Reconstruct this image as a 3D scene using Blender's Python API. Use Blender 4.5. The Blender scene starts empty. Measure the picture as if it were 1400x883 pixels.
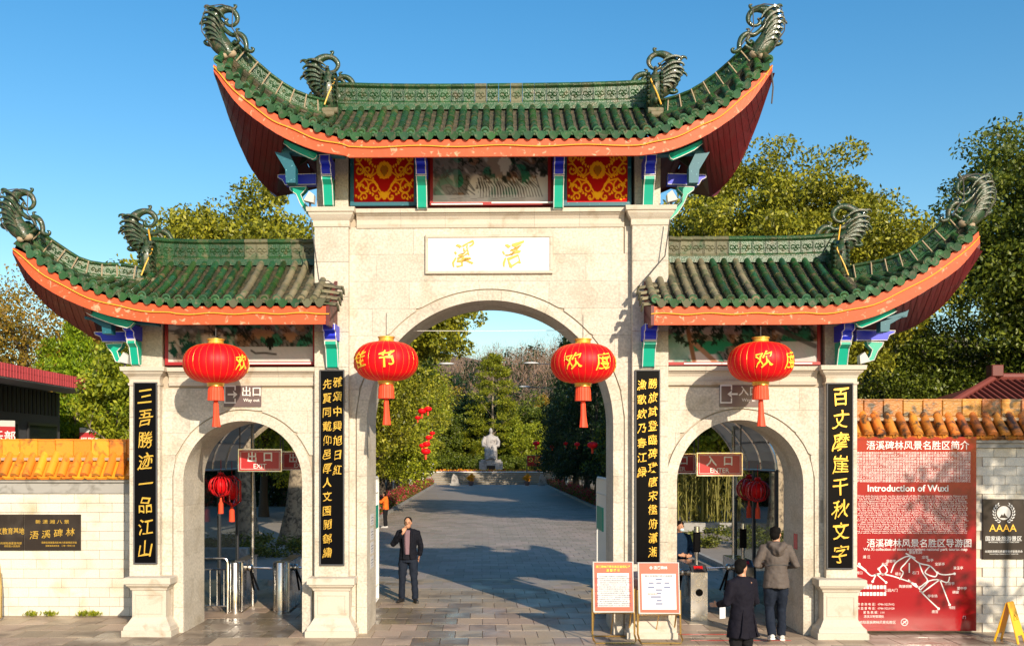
import bpy, bmesh, math, random
import numpy as np
from mathutils import Vector, Matrix, Euler, noise
R = math.radians
random.seed(7)
rng = np.random.default_rng(7)
S = bpy.context.scene
COL = S.collection
# ------------------------------------------------------------------ camera
H = 2.93; F = 1328.0; PX0 = 660.0; PY0 = 623.0
cam_d = bpy.data.cameras.new('camera'); cam = bpy.data.objects.new('camera', cam_d); COL.objects.link(cam)
cam.location = (0, 0, H); cam.rotation_euler = (R(90), 0, 0)
cam_d.sensor_width = 36; cam_d.lens = F / 1400 * 36
cam_d.shift_x = (700 - PX0) / 1400; cam_d.shift_y = (PY0 - 441.5) / 1400
cam_d.clip_end = 3000; cam_d.clip_start = .1
S.camera = cam
# ------------------------------------------------------------------ world, sun
SUN_EL = 23.0; SUN_AZ = 157.0            # azimuth clockwise from +Y (sun behind the camera, to the right)
W = bpy.data.worlds.new('World'); S.world = W; W.use_nodes = True
wn = W.node_tree.nodes; wl = W.node_tree.links; bg = wn['Background']
sk = wn.new('ShaderNodeTexSky'); sk.sky_type = 'NISHITA'; sk.sun_disc = False
sk.sun_elevation = R(SUN_EL); sk.sun_rotation = R(SUN_AZ); sk.air_density = 1.25; sk.dust_density = .7; sk.ozone_density = 2.2
hsn = wn.new('ShaderNodeHueSaturation'); hsn.inputs['Saturation'].default_value = 1.42; hsn.inputs['Hue'].default_value = .499; wl.new(sk.outputs[0], hsn.inputs['Color']); wl.new(hsn.outputs[0], bg.inputs[0]); bg.inputs[1].default_value = .135
sd = bpy.data.lights.new('sun', 'SUN'); sun = bpy.data.objects.new('sun', sd); COL.objects.link(sun)
sd.energy = 4.75; sd.angle = R(.5); sd.color = (1, .86, .67)
to_sun = Vector((math.sin(R(SUN_AZ)) * math.cos(R(SUN_EL)), math.cos(R(SUN_AZ)) * math.cos(R(SUN_EL)), math.sin(R(SUN_EL))))
sun.rotation_euler = to_sun.to_track_quat('Z', 'Y').to_euler(); sun.location = (20, -30, 30)
S.view_settings.view_transform = 'Standard'; S.view_settings.look = 'None'; S.view_settings.gamma = 1; S.view_settings.exposure = .36
try:
    S.cycles.max_bounces = 6; S.cycles.transparent_max_bounces = 12; S.cycles.caustics_reflective = False; S.cycles.caustics_refractive = False
except Exception: pass
# ------------------------------------------------------------------ materials
def mat(name, col, rough=.6, var=.0, nscale=6, ncol=None, namt=.0, bump=0, bscale=40, metal=0, spec=.5, coat=0, rvar=0, island=0, trans=0, detail=4, fine=0, finescale=150, emit=None, hue=0, alpha=None, dirt=None):
    m = bpy.data.materials.new(name); m.use_nodes = True
    N = m.node_tree.nodes; L = m.node_tree.links; b = N['Principled BSDF']
    tc = N.new('ShaderNodeTexCoord'); geo = N.new('ShaderNodeNewGeometry')
    pos = geo.outputs['Position']
    rgb = N.new('ShaderNodeRGB'); rgb.outputs[0].default_value = (*col, 1); c = rgb.outputs[0]
    def mix(a, bb, f, mode='MIX'):
        x = N.new('ShaderNodeMix'); x.data_type = 'RGBA'; x.blend_type = mode
        for s, v in ((x.inputs['A'], a), (x.inputs['B'], bb), (x.inputs['Factor'], f)):
            if isinstance(v, (int, float)): s.default_value = v
            elif isinstance(v, tuple): s.default_value = (*v, 1)
            else: L.new(v, s)
        return x.outputs['Result']
    def ramp(v, a, bb):
        r = N.new('ShaderNodeMapRange'); L.new(v, r.inputs[0]); r.inputs[1].default_value = a; r.inputs[2].default_value = bb
        return r.outputs[0]
    def noi(sc, det=4, dist=0):
        n = N.new('ShaderNodeTexNoise'); n.inputs['Scale'].default_value = sc; n.inputs['Detail'].default_value = det; n.inputs['Distortion'].default_value = dist
        L.new(pos, n.inputs['Vector']); return n.outputs['Fac']
    if ncol:
        c = mix(c, ncol, ramp(noi(nscale, detail), .5 - .5 * (1 - namt) * .5, .72)) if namt else c
    if dirt:
        dc, dsc, lo, hi = dirt
        c = mix(c, dc, ramp(noi(dsc, 6, .6), lo, hi))
    if fine:
        c = mix(c, mix((.05, .05, .05), (1.9, 1.9, 1.9), ramp(noi(finescale, 2), .3, .7)), fine, 'MULTIPLY')
    if var or hue:
        oi = N.new('ShaderNodeObjectInfo'); hs = N.new('ShaderNodeHueSaturation')
        L.new(c, hs.inputs['Color'])
        r = N.new('ShaderNodeMapRange'); L.new(oi.outputs['Random'], r.inputs[0]); r.inputs[3].default_value = 1 - var; r.inputs[4].default_value = 1 + var
        L.new(r.outputs[0], hs.inputs['Value'])
        if hue:
            mm = N.new('ShaderNodeMath'); mm.operation = 'MULTIPLY'; L.new(oi.outputs['Random'], mm.inputs[0]); mm.inputs[1].default_value = 7.31
            fr = N.new('ShaderNodeMath'); fr.operation = 'FRACT'; L.new(mm.outputs[0], fr.inputs[0])
            r2 = N.new('ShaderNodeMapRange'); L.new(fr.outputs[0], r2.inputs[0]); r2.inputs[3].default_value = .5 - hue; r2.inputs[4].default_value = .5 + hue
            L.new(r2.outputs[0], hs.inputs['Hue'])
        c = hs.outputs[0]
    if island:
        hs = N.new('ShaderNodeHueSaturation'); L.new(c, hs.inputs['Color'])
        r = N.new('ShaderNodeMapRange'); L.new(geo.outputs['Random Per Island'], r.inputs[0]); r.inputs[3].default_value = 1 - island; r.inputs[4].default_value = 1 + island
        L.new(r.outputs[0], hs.inputs['Value'])
        r = N.new('ShaderNodeMapRange'); L.new(geo.outputs['Random Per Island'], r.inputs[0]); r.inputs[3].default_value = .515; r.inputs[4].default_value = .475
        L.new(r.outputs[0], hs.inputs['Hue'])
        c = hs.outputs[0]
    L.new(c, b.inputs['Base Color'])
    b.inputs['Roughness'].default_value = rough; b.inputs['Metallic'].default_value = metal; b.inputs['Specular IOR Level'].default_value = spec
    b.inputs['Coat Weight'].default_value = coat; b.inputs['Coat Roughness'].default_value = .08
    if rvar:
        r = N.new('ShaderNodeMapRange'); L.new(noi(rvar[0], 3), r.inputs[0]); r.inputs[1].default_value = .4; r.inputs[2].default_value = .62
        r.inputs[3].default_value = rvar[1]; r.inputs[4].default_value = rvar[2]; L.new(r.outputs[0], b.inputs['Roughness'])
    if bump:
        bp = N.new('ShaderNodeBump'); bp.inputs['Strength'].default_value = bump; bp.inputs['Distance'].default_value = .02
        L.new(noi(bscale, 4), bp.inputs['Height']); L.new(bp.outputs[0], b.inputs['Normal'])
    if emit: b.inputs['Emission Color'].default_value = (*emit, 1); b.inputs['Emission Strength'].default_value = 1
    if trans:
        t = N.new('ShaderNodeBsdfTranslucent'); L.new(c, t.inputs[0]); ms = N.new('ShaderNodeMixShader'); ms.inputs[0].default_value = trans
        L.new(b.outputs[0], ms.inputs[1]); L.new(t.outputs[0], ms.inputs[2]); L.new(ms.outputs[0], N['Material Output'].inputs[0])
    if alpha is not None:
        t = N.new('ShaderNodeBsdfTransparent'); ms = N.new('ShaderNodeMixShader'); ms.inputs[0].default_value = alpha
        t.inputs[0].default_value = (.75, .8, .8, 1)
        L.new(t.outputs[0], ms.inputs[1]); L.new(b.outputs[0], ms.inputs[2]); L.new(ms.outputs[0], N['Material Output'].inputs[0])
    return m
M = {}
M['stone'] = mat('stone', (.55, .50, .42), .75, var=.07, dirt=((.40, .34, .25), 1.6, .50, .78), fine=.20, finescale=30, bump=.25, bscale=90)
M['stone_trim'] = mat('stone_trim', (.55, .49, .405), .7, var=.04, dirt=((.36, .27, .17), 3.5, .56, .80), fine=.12, finescale=90, bump=.2, bscale=60)
M['joint'] = mat('joint', (.42, .36, .28), .9, bump=.2)
M['marble'] = mat('marble', (.80, .79, .76), .25, dirt=((.6, .58, .53), 6, .6, .8))
M['gold'] = mat('gold', (.85, .52, .08), .32, metal=.55, var=.05)
M['goldpaint'] = mat('goldpaint', (.95, .62, .05), .45)
M['tile'] = mat('tile', (.013, .066, .016), .3, var=.45, hue=.05, dirt=((.12, .10, .04), 7, .52, .70), coat=.12, bump=.3, bscale=30, spec=.5, rvar=(9, .24, .5))
M['tile_dry'] = mat('tile_dry', (.20, .17, .10), .7, var=.3, dirt=((.05, .09, .035), 7, .52, .72), bump=.4, bscale=30)
M['pan'] = mat('pan', (.028, .030, .012), .6, dirt=((.10, .075, .035), 12, .45, .7), bump=.5, bscale=40, island=.35)
M['ridge'] = mat('ridge', (.020, .075, .022), .35, var=.3, dirt=((.11, .10, .045), 10, .50, .74), coat=.1, bump=.4, bscale=45)
M['finial'] = mat('finial', (.022, .055, .022), .35, dirt=((.10, .085, .05), 14, .45, .68), coat=.15, bump=.35, bscale=50)
M['cap'] = mat('cap', (.045, .125, .058), .62, var=.35, hue=.02, dirt=((.12, .11, .07), 12, .52, .7), spec=.25, bump=.2, bscale=40); M['cap_dry'] = mat('cap_dry', (.10, .10, .06), .75, var=.3, spec=.2)
M['ridge_dry'] = mat('ridge_dry', (.13, .125, .07), .6, var=.2, dirt=((.04, .08, .03), 8, .5, .7), bump=.4, bscale=45)
M['drip'] = mat('drip', (.020, .075, .026), .6, var=.35, hue=.03, dirt=((.12, .11, .07), 12, .55, .72), spec=.2)
M['mortar'] = mat('mortar', (.38, .29, .19), .9, bump=.3)
M['orange'] = mat('orange', (.64, .092, .026), .55, var=.05, dirt=((.72, .34, .20), 11, .60, .68), bump=.12, bscale=12)
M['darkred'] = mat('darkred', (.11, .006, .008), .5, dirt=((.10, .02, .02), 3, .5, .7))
M['redframe'] = mat('redframe', (.34, .012, .015), .45)
M['blue'] = mat('blue', (.012, .03, .62), .4); M['green'] = mat('green', (.0, .36, .24), .4)
M['teal'] = mat('teal', (.005, .105, .15), .5, dirt=((.15, .42, .5), 24, .66, .70))
M['white'] = mat('white', (.78, .77, .74), .5); M['black'] = mat('black', (.002, .002, .003), .28, spec=.10)
M['cable'] = mat('cable', (.78, .42, .04), .5); M['wire'] = mat('wire', (.10, .09, .08), .6)
M['dark'] = mat('dark', (.02, .022, .026), .5)
M['orangetile'] = mat('orangetile', (.78, .27, .022), .35, var=.22, hue=.012, dirt=((.30, .09, .02), 7, .56, .75), coat=.3, bump=.25, bscale=25)
M['orangetile_worn'] = mat('orangetile_worn', (.52, .18, .025), .4, var=.4, hue=.015, dirt=((.06, .035, .02), 6, .48, .64), coat=.3, bump=.3, bscale=25)
M['brick'] = mat('brick', (.64, .60, .52), .75, var=.05, dirt=((.50, .42, .28), 2.2, .5, .8), fine=.15, finescale=60, bump=.25, bscale=50)
M['grout'] = mat('grout', (.56, .50, .40), .9)
M['graystone'] = mat('graystone', (.33, .32, .30), .75, dirt=((.2, .19, .17), 5, .5, .7))
M['paver'] = mat('paver', (.385, .29, .205), .6, var=.2, hue=.012, dirt=((.19, .14, .10), 1.1, .5, .68), fine=.25, finescale=50, bump=.22, bscale=30, rvar=(.9, .42, .7))
M['paver_wet'] = mat('paver_wet', (.24, .185, .135), .3, var=.2, dirt=((.12, .09, .065), 1.5, .45, .7), bump=.12, bscale=12, rvar=(1.5, .22, .5), spec=.4)
M['path'] = mat('path', (.29, .25, .21), .65, var=.16, hue=.008, dirt=((.24, .205, .17), .6, .5, .75), fine=.2, finescale=30, bump=.15, bscale=30)
M['ground'] = mat('ground', (.24, .20, .15), .8, dirt=((.08, .075, .06), .7, .45, .7), bump=.2, bscale=8)
M['steel'] = mat('steel', (.62, .60, .57), .22, metal=1, bump=.02, bscale=200, rvar=(6, .15, .3))
M['steel_dark'] = mat('steel_dark', (.10, .10, .11), .35, metal=.6)
M['glass'] = mat('glass', (.02, .03, .035), .04, spec=.8, alpha=.14)
M['canopy_glass'] = mat('canopy_glass', (.30, .33, .35), .2, spec=.7, alpha=.8)
M['lantern'] = mat('lantern', (.90, .004, .010), .5, spec=.3, trans=.15); M['tassel'] = mat('tassel', (.85, .07, .02), .6)
M['redlac'] = mat('redlac', (.55, .012, .015), .25, coat=.4)
M['signred'] = mat('signred', (.42, .02, .025), .35); M['signgray'] = mat('signgray', (.14, .10, .10), .3)
M['boardred'] = mat('boardred', (.30, .001, .007), .22, coat=.15, dirt=((.21, .001, .006), 1.4, .52, .60)); M['plaque'] = mat('plaque', (.028, .020, .016), .35, spec=.3, dirt=((.05, .04, .033), 2, .5, .7))  # boardred: the dirt mask only varies the red in large darker blotches
M['yellow'] = mat('yellow', (.85, .42, .01), .4); M['paper'] = mat('paper', (.66, .66, .67), .5); M['posterred'] = mat('posterred', (.62, .09, .04), .4)
M['ink'] = mat('ink', (.10, .10, .13), .6); M['goldtube'] = mat('goldtube', (.75, .48, .16), .22, metal=.9)
M['bark'] = mat('bark', (.30, .24, .165), .9, dirt=((.07, .055, .04), 7, .45, .65), bump=.9, bscale=14, var=.2)
M['bark_dark'] = mat('bark_dark', (.07, .055, .04), .9, bump=.8, bscale=14)
def leaf(n, c, isl=.5, tr=.28): M[n] = mat(n, c, .45, island=isl, trans=tr, spec=.35)
leaf('leaf_camphor', (.235, .25, .018), .72); leaf('leaf_olive', (.27, .19, .02)); leaf('leaf_dark', (.105, .145, .014), .65); leaf('leaf_cypress', (.20, .31, .012)); leaf('leaf_deep', (.018, .045, .012))
leaf('leaf_pine', (.19, .22, .012)); leaf('leaf_bamboo', (.22, .21, .04)); leaf('leaf_bright', (.25, .30, .018)); leaf('leaf_flower', (.5, .03, .05)); leaf('leaf_yellow', (.75, .40, .02)); leaf('twig', (.22, .15, .10), .4, 0); leaf('leaf_hedge', (.12, .14, .02))
M['statue'] = mat('statue', (.38, .35, .325), .7, dirt=((.17, .15, .14), 3, .5, .7)); M['step'] = mat('step', (.30, .25, .18), .8, var=.1, bump=.2)
M['hill'] = mat('hill', (.06, .055, .025), .95, dirt=((.10, .07, .04), .1, .4, .6))
M['skin'] = mat('skin', (.50, .25, .15), .5); M['hair'] = mat('hair', (.006, .005, .0045), .7, spec=.1, bump=.5, bscale=120)
def cloth(n, c, r=.8): M[n] = mat(n, c, r, bump=.35, bscale=14, spec=.15)
cloth('navy', (.007, .008, .014)); cloth('jean', (.012, .017, .030)); cloth('gray_coat', (.105, .085, .075), .6); cloth('black_coat', (.008, .007, .013)); cloth('mauve', (.22, .14, .17)); cloth('orange_coat', (.85, .16, .02)); cloth('blue_coat', (.009, .026, .06)); cloth('mask', (.55, .72, .8)); cloth('blackcloth', (.01, .01, .012))
M['shoe'] = mat('shoe', (.02, .018, .018), .4); M['sneaker'] = mat('sneaker', (.55, .53, .5), .6)
M['pinktile'] = mat('pinktile', (.52, .075, .085), .5, var=.12); M['wallgray'] = mat('wallgray', (.075, .075, .08), .6, bump=.3, bscale=10); M['soffitwhite'] = mat('soffitwhite', (.55, .53, .5), .7)
M['redroof'] = mat('redroof', (.15, .032, .024), .6, var=.15, bump=.2)
def vcol_mat(name, rough=.4):
    m = bpy.data.materials.new(name); m.use_nodes = True; N = m.node_tree.nodes
    a = N.new('ShaderNodeVertexColor'); a.layer_name = 'paint'; m.node_tree.links.new(a.outputs[0], N['Principled BSDF'].inputs['Base Color'])
    N['Principled BSDF'].inputs['Roughness'].default_value = rough; return m
M['painted'] = vcol_mat('painted', .75); M['painted'].node_tree.nodes['Principled BSDF'].inputs['Specular IOR Level'].default_value = .15
# ------------------------------------------------------------------ mesh builder
class MB:
    def __init__(s): s.v = []; s.f = []
    def add(s, vs, fs):
        o = len(s.v); s.v += [tuple(p) for p in vs]; s.f += [tuple(i + o for i in f) for f in fs]; return s
    def box(s, x0, x1, y0, y1, z0, z1):
        return s.add([(x0,y0,z0),(x1,y0,z0),(x1,y1,z0),(x0,y1,z0),(x0,y0,z1),(x1,y0,z1),(x1,y1,z1),(x0,y1,z1)],
                     [(0,3,2,1),(4,5,6,7),(0,1,5,4),(1,2,6,5),(2,3,7,6),(3,0,4,7)])
    def cbox(s, x0, x1, y0, y1, z0, z1, c=.01):
        """box with its front (-y) and top edges chamfered: rect rings at y1, y0+c, y0"""
        V = [(x0,y1,z0),(x1,y1,z0),(x1,y1,z1),(x0,y1,z1),(x0,y0+c,z0),(x1,y0+c,z0),(x1,y0+c,z1),(x0,y0+c,z1),(x0+c,y0,z0+c),(x1-c,y0,z0+c),(x1-c,y0,z1-c),(x0+c,y0,z1-c)]
        f = [(0,3,2,1),(8,9,10,11)]
        for a in (0, 4):
            for i in range(4): j = (i+1) % 4; f.append((a+i, a+j, a+4+j, a+4+i))
        return s.add(V, f)
    def prism(s, poly, a, b, ax='y'):
        """poly in the other two axes, extruded from a to b"""
        def P(p, t): return {'y': (p[0], t, p[1]), 'x': (t, p[0], p[1]), 'z': (p[0], p[1], t)}[ax]
        n = len(poly); V = [P(p, a) for p in poly] + [P(p, b) for p in poly]
        return s.add(V, [tuple(range(n)), tuple(range(2*n-1, n-1, -1))] + [(i, (i+1) % n, n + (i+1) % n, n+i) for i in range(n)])
    def strip(s, pts, y0, y1):
        """pts = (x, zb, zt): x-monotone slab between y0 and y1"""
        V = []; f = []
        for x, b, t in pts: V += [(x,y0,b),(x,y0,t),(x,y1,t),(x,y1,b)]
        n = len(pts)
        for i in range(n-1):
            a = 4*i; b = a+4
            for k in range(4): j = (k+1) % 4; f.append((a+k, b+k, b+j, a+j))
        f += [(0,1,2,3), (4*n-1, 4*n-2, 4*n-3, 4*n-4)]
        return s.add(V, f)
    def rings(s, rs, cap=True, close=True):
        n = len(rs[0]); V = [p for r in rs for p in r]; f = []
        for i in range(len(rs)-1):
            for k in range(n if close else n-1): j = (k+1) % n; f.append((i*n+k, i*n+j, (i+1)*n+j, (i+1)*n+k))
        if cap: f += [tuple(range(n-1, -1, -1)), tuple(range((len(rs)-1)*n, len(rs)*n))]
        return s.add(V, f)
    def rectstack(s, x0, x1, y0, y1, lv):
        """lv = (z, outset)"""
        return s.rings([[(x0-o,y0-o,z),(x1+o,y0-o,z),(x1+o,y1+o,z),(x0-o,y1+o,z)] for z, o in lv])
    def tube(s, pts, r, n=8, flat=None, up=(0, 1, 0)):
        """round tube; with flat=(f) cross-section squashed along 'up' by factor or absolute half depth list"""
        pts = [Vector(p) for p in pts]; rr = r if isinstance(r, (list, tuple)) else [r]*len(pts); rs = []; prev = None
        for i, p in enumerate(pts):
            t = (pts[min(i+1, len(pts)-1)] - pts[max(i-1, 0)]).normalized()
            if flat is not None: b = Vector(up)
            else:
                b = prev if prev is not None else (Vector((0,0,1)) if abs(t.z) < .9 else Vector((1,0,0)))
            a = t.cross(b); a = a.normalized() if a.length > 1e-6 else Vector((1,0,0)); b2 = a.cross(t).normalized(); prev = b2
            fb = rr[i] if flat is None else (flat[i] if isinstance(flat, (list, tuple)) else flat)
            rs.append([p + a*rr[i]*math.cos(2*math.pi*k/n) + b2*fb*math.sin(2*math.pi*k/n) for k in range(n)])
        return s.rings(rs)
    def lathe(s, prof, c=(0,0,0), n=20, ax='z'):
        rs = []
        for r, z in prof:
            ring = []
            for k in range(n):
                a = 2*math.pi*k/n; x, y = r*math.cos(a), r*math.sin(a)
                ring.append((c[0]+x, c[1]+y, c[2]+z) if ax == 'z' else ((c[0]+x, c[1]+z, c[2]+y) if ax == 'y' else (c[0]+z, c[1]+x, c[2]+y)))
            rs.append(ring)
        return s.rings(rs)
    def ell(s, c, rx, ry, rz, n=12, m=8):
        rs = []
        for i in range(m+1):
            th = math.pi*(i+.0001)/(m+.0002); rs.append([(c[0]+rx*math.sin(th)*math.cos(2*math.pi*k/n), c[1]+ry*math.sin(th)*math.sin(2*math.pi*k/n), c[2]-rz*math.cos(th)) for k in range(n)])
        return s.rings(rs)
    def ribbon(s, pts, w, y=0.0):
        """flat stroke in the x-z plane"""
        n = len(pts); V = []
        for i in range(n):
            a = pts[max(i-1,0)]; b = pts[min(i+1,n-1)]; dx, dz = b[0]-a[0], b[1]-a[1]; l = math.hypot(dx, dz) or 1
            ww = w[i] if isinstance(w, (list, tuple)) else w
            V += [(pts[i][0]-dz/l*ww, y, pts[i][1]+dx/l*ww), (pts[i][0]+dz/l*ww, y, pts[i][1]-dx/l*ww)]
        return s.add(V, [(2*i, 2*i+1, 2*i+3, 2*i+2) for i in range(n-1)])
    def mesh(s, name, m=None, smooth=False):
        me = bpy.data.meshes.new(name); me.from_pydata(s.v, [], s.f)
        bm = bmesh.new(); bm.from_mesh(me); bmesh.ops.recalc_face_normals(bm, faces=bm.faces); bm.to_mesh(me); bm.free()
        if m is not None: me.materials.append(M[m] if isinstance(m, str) else m)
        if smooth:
            me.polygons.foreach_set('use_smooth', [True]*len(me.polygons))
            try: me.set_sharp_from_angle(angle=R(40))
            except Exception: pass
        return me
    def build(s, name, m, parent=None, smooth=False, **k): return ob(name, s.mesh(name, m, smooth), parent, **k)
def ob(name, me, parent=None, loc=None, rot=None, mx=None, **props):
    o = bpy.data.objects.new(name, me); COL.objects.link(o)
    if parent: o.parent = parent
    if mx is not None: o.matrix_local = mx
    if loc is not None: o.location = loc
    if rot is not None: o.rotation_euler = rot
    for k, v in props.items(): o[k] = v
    return o
def thing(name, label, cat, loc=(0,0,0), rot=0, group=None):
    o = ob(name, None, loc=loc, rot=(0,0,rot)); o['label'] = label; o['category'] = cat
    if group: o['group'] = group
    o.empty_display_size = .1
    return o
def structure(o): o['kind'] = 'structure'; return o
def copy_tree(o, parent=None):
    c = o.copy(); COL.objects.link(c)
    if parent is not None: c.parent = parent
    for ch in o.children: copy_tree(ch, c)
    return c
def Wp(px, py, Y): return Vector(((px-PX0)*Y/F, Y, H+(PY0-py)*Y/F))
# text -> mesh in the x-z plane, centred, facing -y
_tc = {}
def text_mesh(t, size, m, bold=0, ext=.004, align='CENTER', brush=0, sx=1, linesp=1.0, res=2):
    key = (t, size, m, bold, ext, align, brush, sx, linesp)
    if key in _tc: return _tc[key]
    c = bpy.data.curves.new('lettering', 'FONT'); c.body = t; c.size = size; c.extrude = ext; c.offset = bold*size; c.align_x = align; c.align_y = 'CENTER'; c.resolution_u = res; c.space_line = linesp
    o = bpy.data.objects.new('tmp', c); me = bpy.data.meshes.new_from_object(o); bpy.data.objects.remove(o); bpy.data.curves.remove(c)
    me.name = 'lettering'
    n = len(me.vertices); co = np.empty(n*3, 'f'); me.vertices.foreach_get('co', co); co = co.reshape(-1, 3)
    x, y, z = co[:, 0]*sx, co[:, 1].copy(), co[:, 2]
    if align == 'CENTER' and n: x = x - (x.max()+x.min())/2
    if n: y = y - (y.max()+y.min())/2
    if brush:
        u, v = x/size, y/size; sd_ = (sum(map(ord, t)) % 17)*.7
        x = x + size*brush*(.10*v + .06*np.sin(7*v+sd_) + .03*np.sin(15*u+11*v)); y = y + size*brush*(.16*u + .05*np.sin(8*u+sd_) + .03*np.sin(17*u+sd_*2))
    me.vertices.foreach_set('co', np.stack([x, -z, y], 1).astype('f').ravel())
    me.materials.clear(); me.materials.append(M[m]); me.update(); _tc[key] = me
    return me
def text(t, size, m, parent, loc, name='lettering', **k): return ob(name, text_mesh(t, size, m, **k), parent, loc=loc)
# ================================================================== SETTING: ground, path
T = 1.11; PHI = R(1.3); GC, GS = math.cos(PHI), math.sin(PHI); GX = .14
def GU(px, v=0.0):
    k = (px-PX0)/F; return (k*(16+v*GC)-GX-v*GS)/(GC+k*GS)
def GZ(px, py, v=0.0):
    Y = 16-GU(px, v)*GS+v*GC; return H+(PY0-py)*Y/F
def G(px, py, v=0.0): return Vector((GU(px, v), v, GZ(px, py, v)))
GM = Matrix.Translation((GX, 16, 0)) @ Matrix.Rotation(-PHI, 4, 'Z')
def gthing(name, label, cat, loc, group=None):
    o = thing(name, label, cat, GM @ Vector(loc), -PHI, group); return o

def sheet(name, m, x0, x1, y0, y1, z, nx=1, ny=1):
    b = MB()
    for i in range(nx):
        for j in range(ny):
            a, c = x0+(x1-x0)*i/nx, x0+(x1-x0)*(i+1)/nx; d, e = y0+(y1-y0)*j/ny, y0+(y1-y0)*(j+1)/ny
            b.add([(a,d,z),(c,d,z),(c,e,z),(a,e,z)], [(0,1,2,3)])
    return structure(b.build(name, m))
sheet('ground', 'ground', -600, 600, -200, 900, -.03)
plaza = sheet('plaza_pavement', 'joint', -14, 14, -12, 21.5, -.014)
path = sheet('path', 'path', -4.75, 6.2, 21.5, 100, -.010)
court = sheet('courtyard', 'path', -30, -4.9, 21.6, 60, -.012); court2 = sheet('courtyard', 'path', 6.35, 30, 21.6, 60, -.012)
# pavers of the plaza: the nearest ~300 as pieces, the rest joined
pw, pd = .45, .62
def paver_mesh(w, d, h=.014, c=.004):
    b = MB(); V = [(0,0,0),(w,0,0),(w,d,0),(0,d,0),(c,c,h),(w-c,c,h),(w-c,d-c,h),(c,d-c,h)]
    return b.add(V, [(4,5,6,7),(0,1,5,4),(1,2,6,5),(2,3,7,6),(3,0,4,7)])
pm_dry = paver_mesh(pw-.006, pd-.006).mesh('paver', 'paver'); pm_wet = paver_mesh(pw-.006, pd-.006).mesh('paver', 'paver_wet')
npv = 0; rest = MB()
def wetness(x, y):
    n = noise.noise(Vector((x*.35+3, y*.5, 1.7))); return (n > -.02 and -6.8 < x < -.6 and y < 18.6) or (n > .3 and x > 1.2)
for j in range(14):
    y = 14.45+j*pd
    for i in range(-26, 26):
        x = i*pw+(pw/2 if j % 2 else 0)
        if x < -9.4 or x > 9.6: continue
        vis = 14.8 < y+pd and abs(x) < 8.9 and x+pw > -.52*y*1.0 and x < .575*y
        z = -.014+random.uniform(-.0015, .0015)
        if vis and npv < 300 and y < 20: 
            ob('paver', pm_wet if wetness(x, y) else pm_dry, plaza, loc=(x, y, z), rot=(random.uniform(-.002,.002), random.uniform(-.002,.002), 0)); npv += 1
        else: rest.add([(x+a, y+b, z+c) for a, b, c in paver_mesh(pw-.006, pd-.006).v], [(4,5,6,7),(0,1,5,4),(1,2,6,5),(2,3,7,6),(3,0,4,7)])
for j in range(14, 24):  # tiny margin rows up to the path
    pass
rest.build('paver_field', 'paver', plaza, kind='stuff')
# path pavers, joined (too small beyond the arch), 22-60 m
b = MB(); y = 21.5; j = 0
while y < 62:
    L = .62; x = -4.75+(-.22 if j % 2 else 0)
    while x < 6.15:
        x0, x1 = max(x, -4.75), min(x+.444, 6.2); z = -.010; h = random.uniform(.009, .0115)
        b.add([(x0,y,z),(x1,y,z),(x1,y+L-.008,z),(x0,y+L-.008,z),(x0+.004,y+.004,z+h),(x1-.004,y+.004,z+h),(x1-.004,y+L-.012,z+h),(x0+.004,y+L-.012,z+h)], [(4,5,6,7),(0,1,5,4),(1,2,6,5),(2,3,7,6),(3,0,4,7)])
        x += .45
    y += L; j += 1
M['pathpaver'] = mat('pathpaver', (.31, .265, .22), .65, island=.16, dirt=((.25, .205, .165), .5, .5, .72), fine=.2, finescale=40)
b.build('paver_field', 'pathpaver', path, kind='stuff')
kerbs = []
for sx, nm in ((-4.87, 'kerb'), (6.2, 'kerb')):
    k = MB()
    for i in range(78): k.cbox(sx, sx+.12, 22+i*1.0, 22+i*1.0+.99, -.01, .13, .012)
    structure(k.build(nm, 'graystone'))
# steps and terrace at the end of the path
stp = MB()
for i in range(7): stp.box(-7.5, 9.5, 100+i*.42, 100+(i+1)*.42+(14 if i == 6 else 0), 0, .17*(i+1)-.004*0)
st_ = structure(stp.build('steps', 'step'))
for i in range(7): MB().box(-7.55, 9.55, 99.94+i*.42, 100.10+i*.42, .17*(i+1)-.05, .17*(i+1)+.012).build('step_edge', 'graystone', st_)
# red queue lines on the floor at the entrance
for a, bb, yy in ((3.05, 4.5, 15.95), (3.3, 4.9, 15.42)):
    structure(MB().box(a, bb, yy, yy+.045, .001, .004).build('queue_line', 'redlac'))
# far hill, one terrain mesh
b = MB(); nx, ny = 60, 24; V = []
for j in range(ny+1):
    for i in range(nx+1):
        x = -260+520*i/nx; y = 118+260*j/ny; t = j/ny
        z = (50*math.sin(min(1, t*1.15)*math.pi*.62)**1.3)*(.62+.5*noise.noise(Vector((x*.011, y*.01, 2)))) + 1.0*noise.noise(Vector((x*.06, y*.06, 0)))
        V.append((x, y, max(z-.2 if j else -.5, -.5)))
b.add(V, [(j*(nx+1)+i, j*(nx+1)+i+1, (j+1)*(nx+1)+i+1, (j+1)*(nx+1)+i) for j in range(ny) for i in range(nx)])
hill = structure(b.build('hill', 'hill', smooth=True))
HV = V
def hill_z(x, y):
    fi = (x+260)/520*nx; fj = (y-118)/260*ny
    if fj < 0: return 0
    i, j = min(int(fi), nx-1), min(int(fj), ny-1); return HV[j*(nx+1)+i][2]

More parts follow.
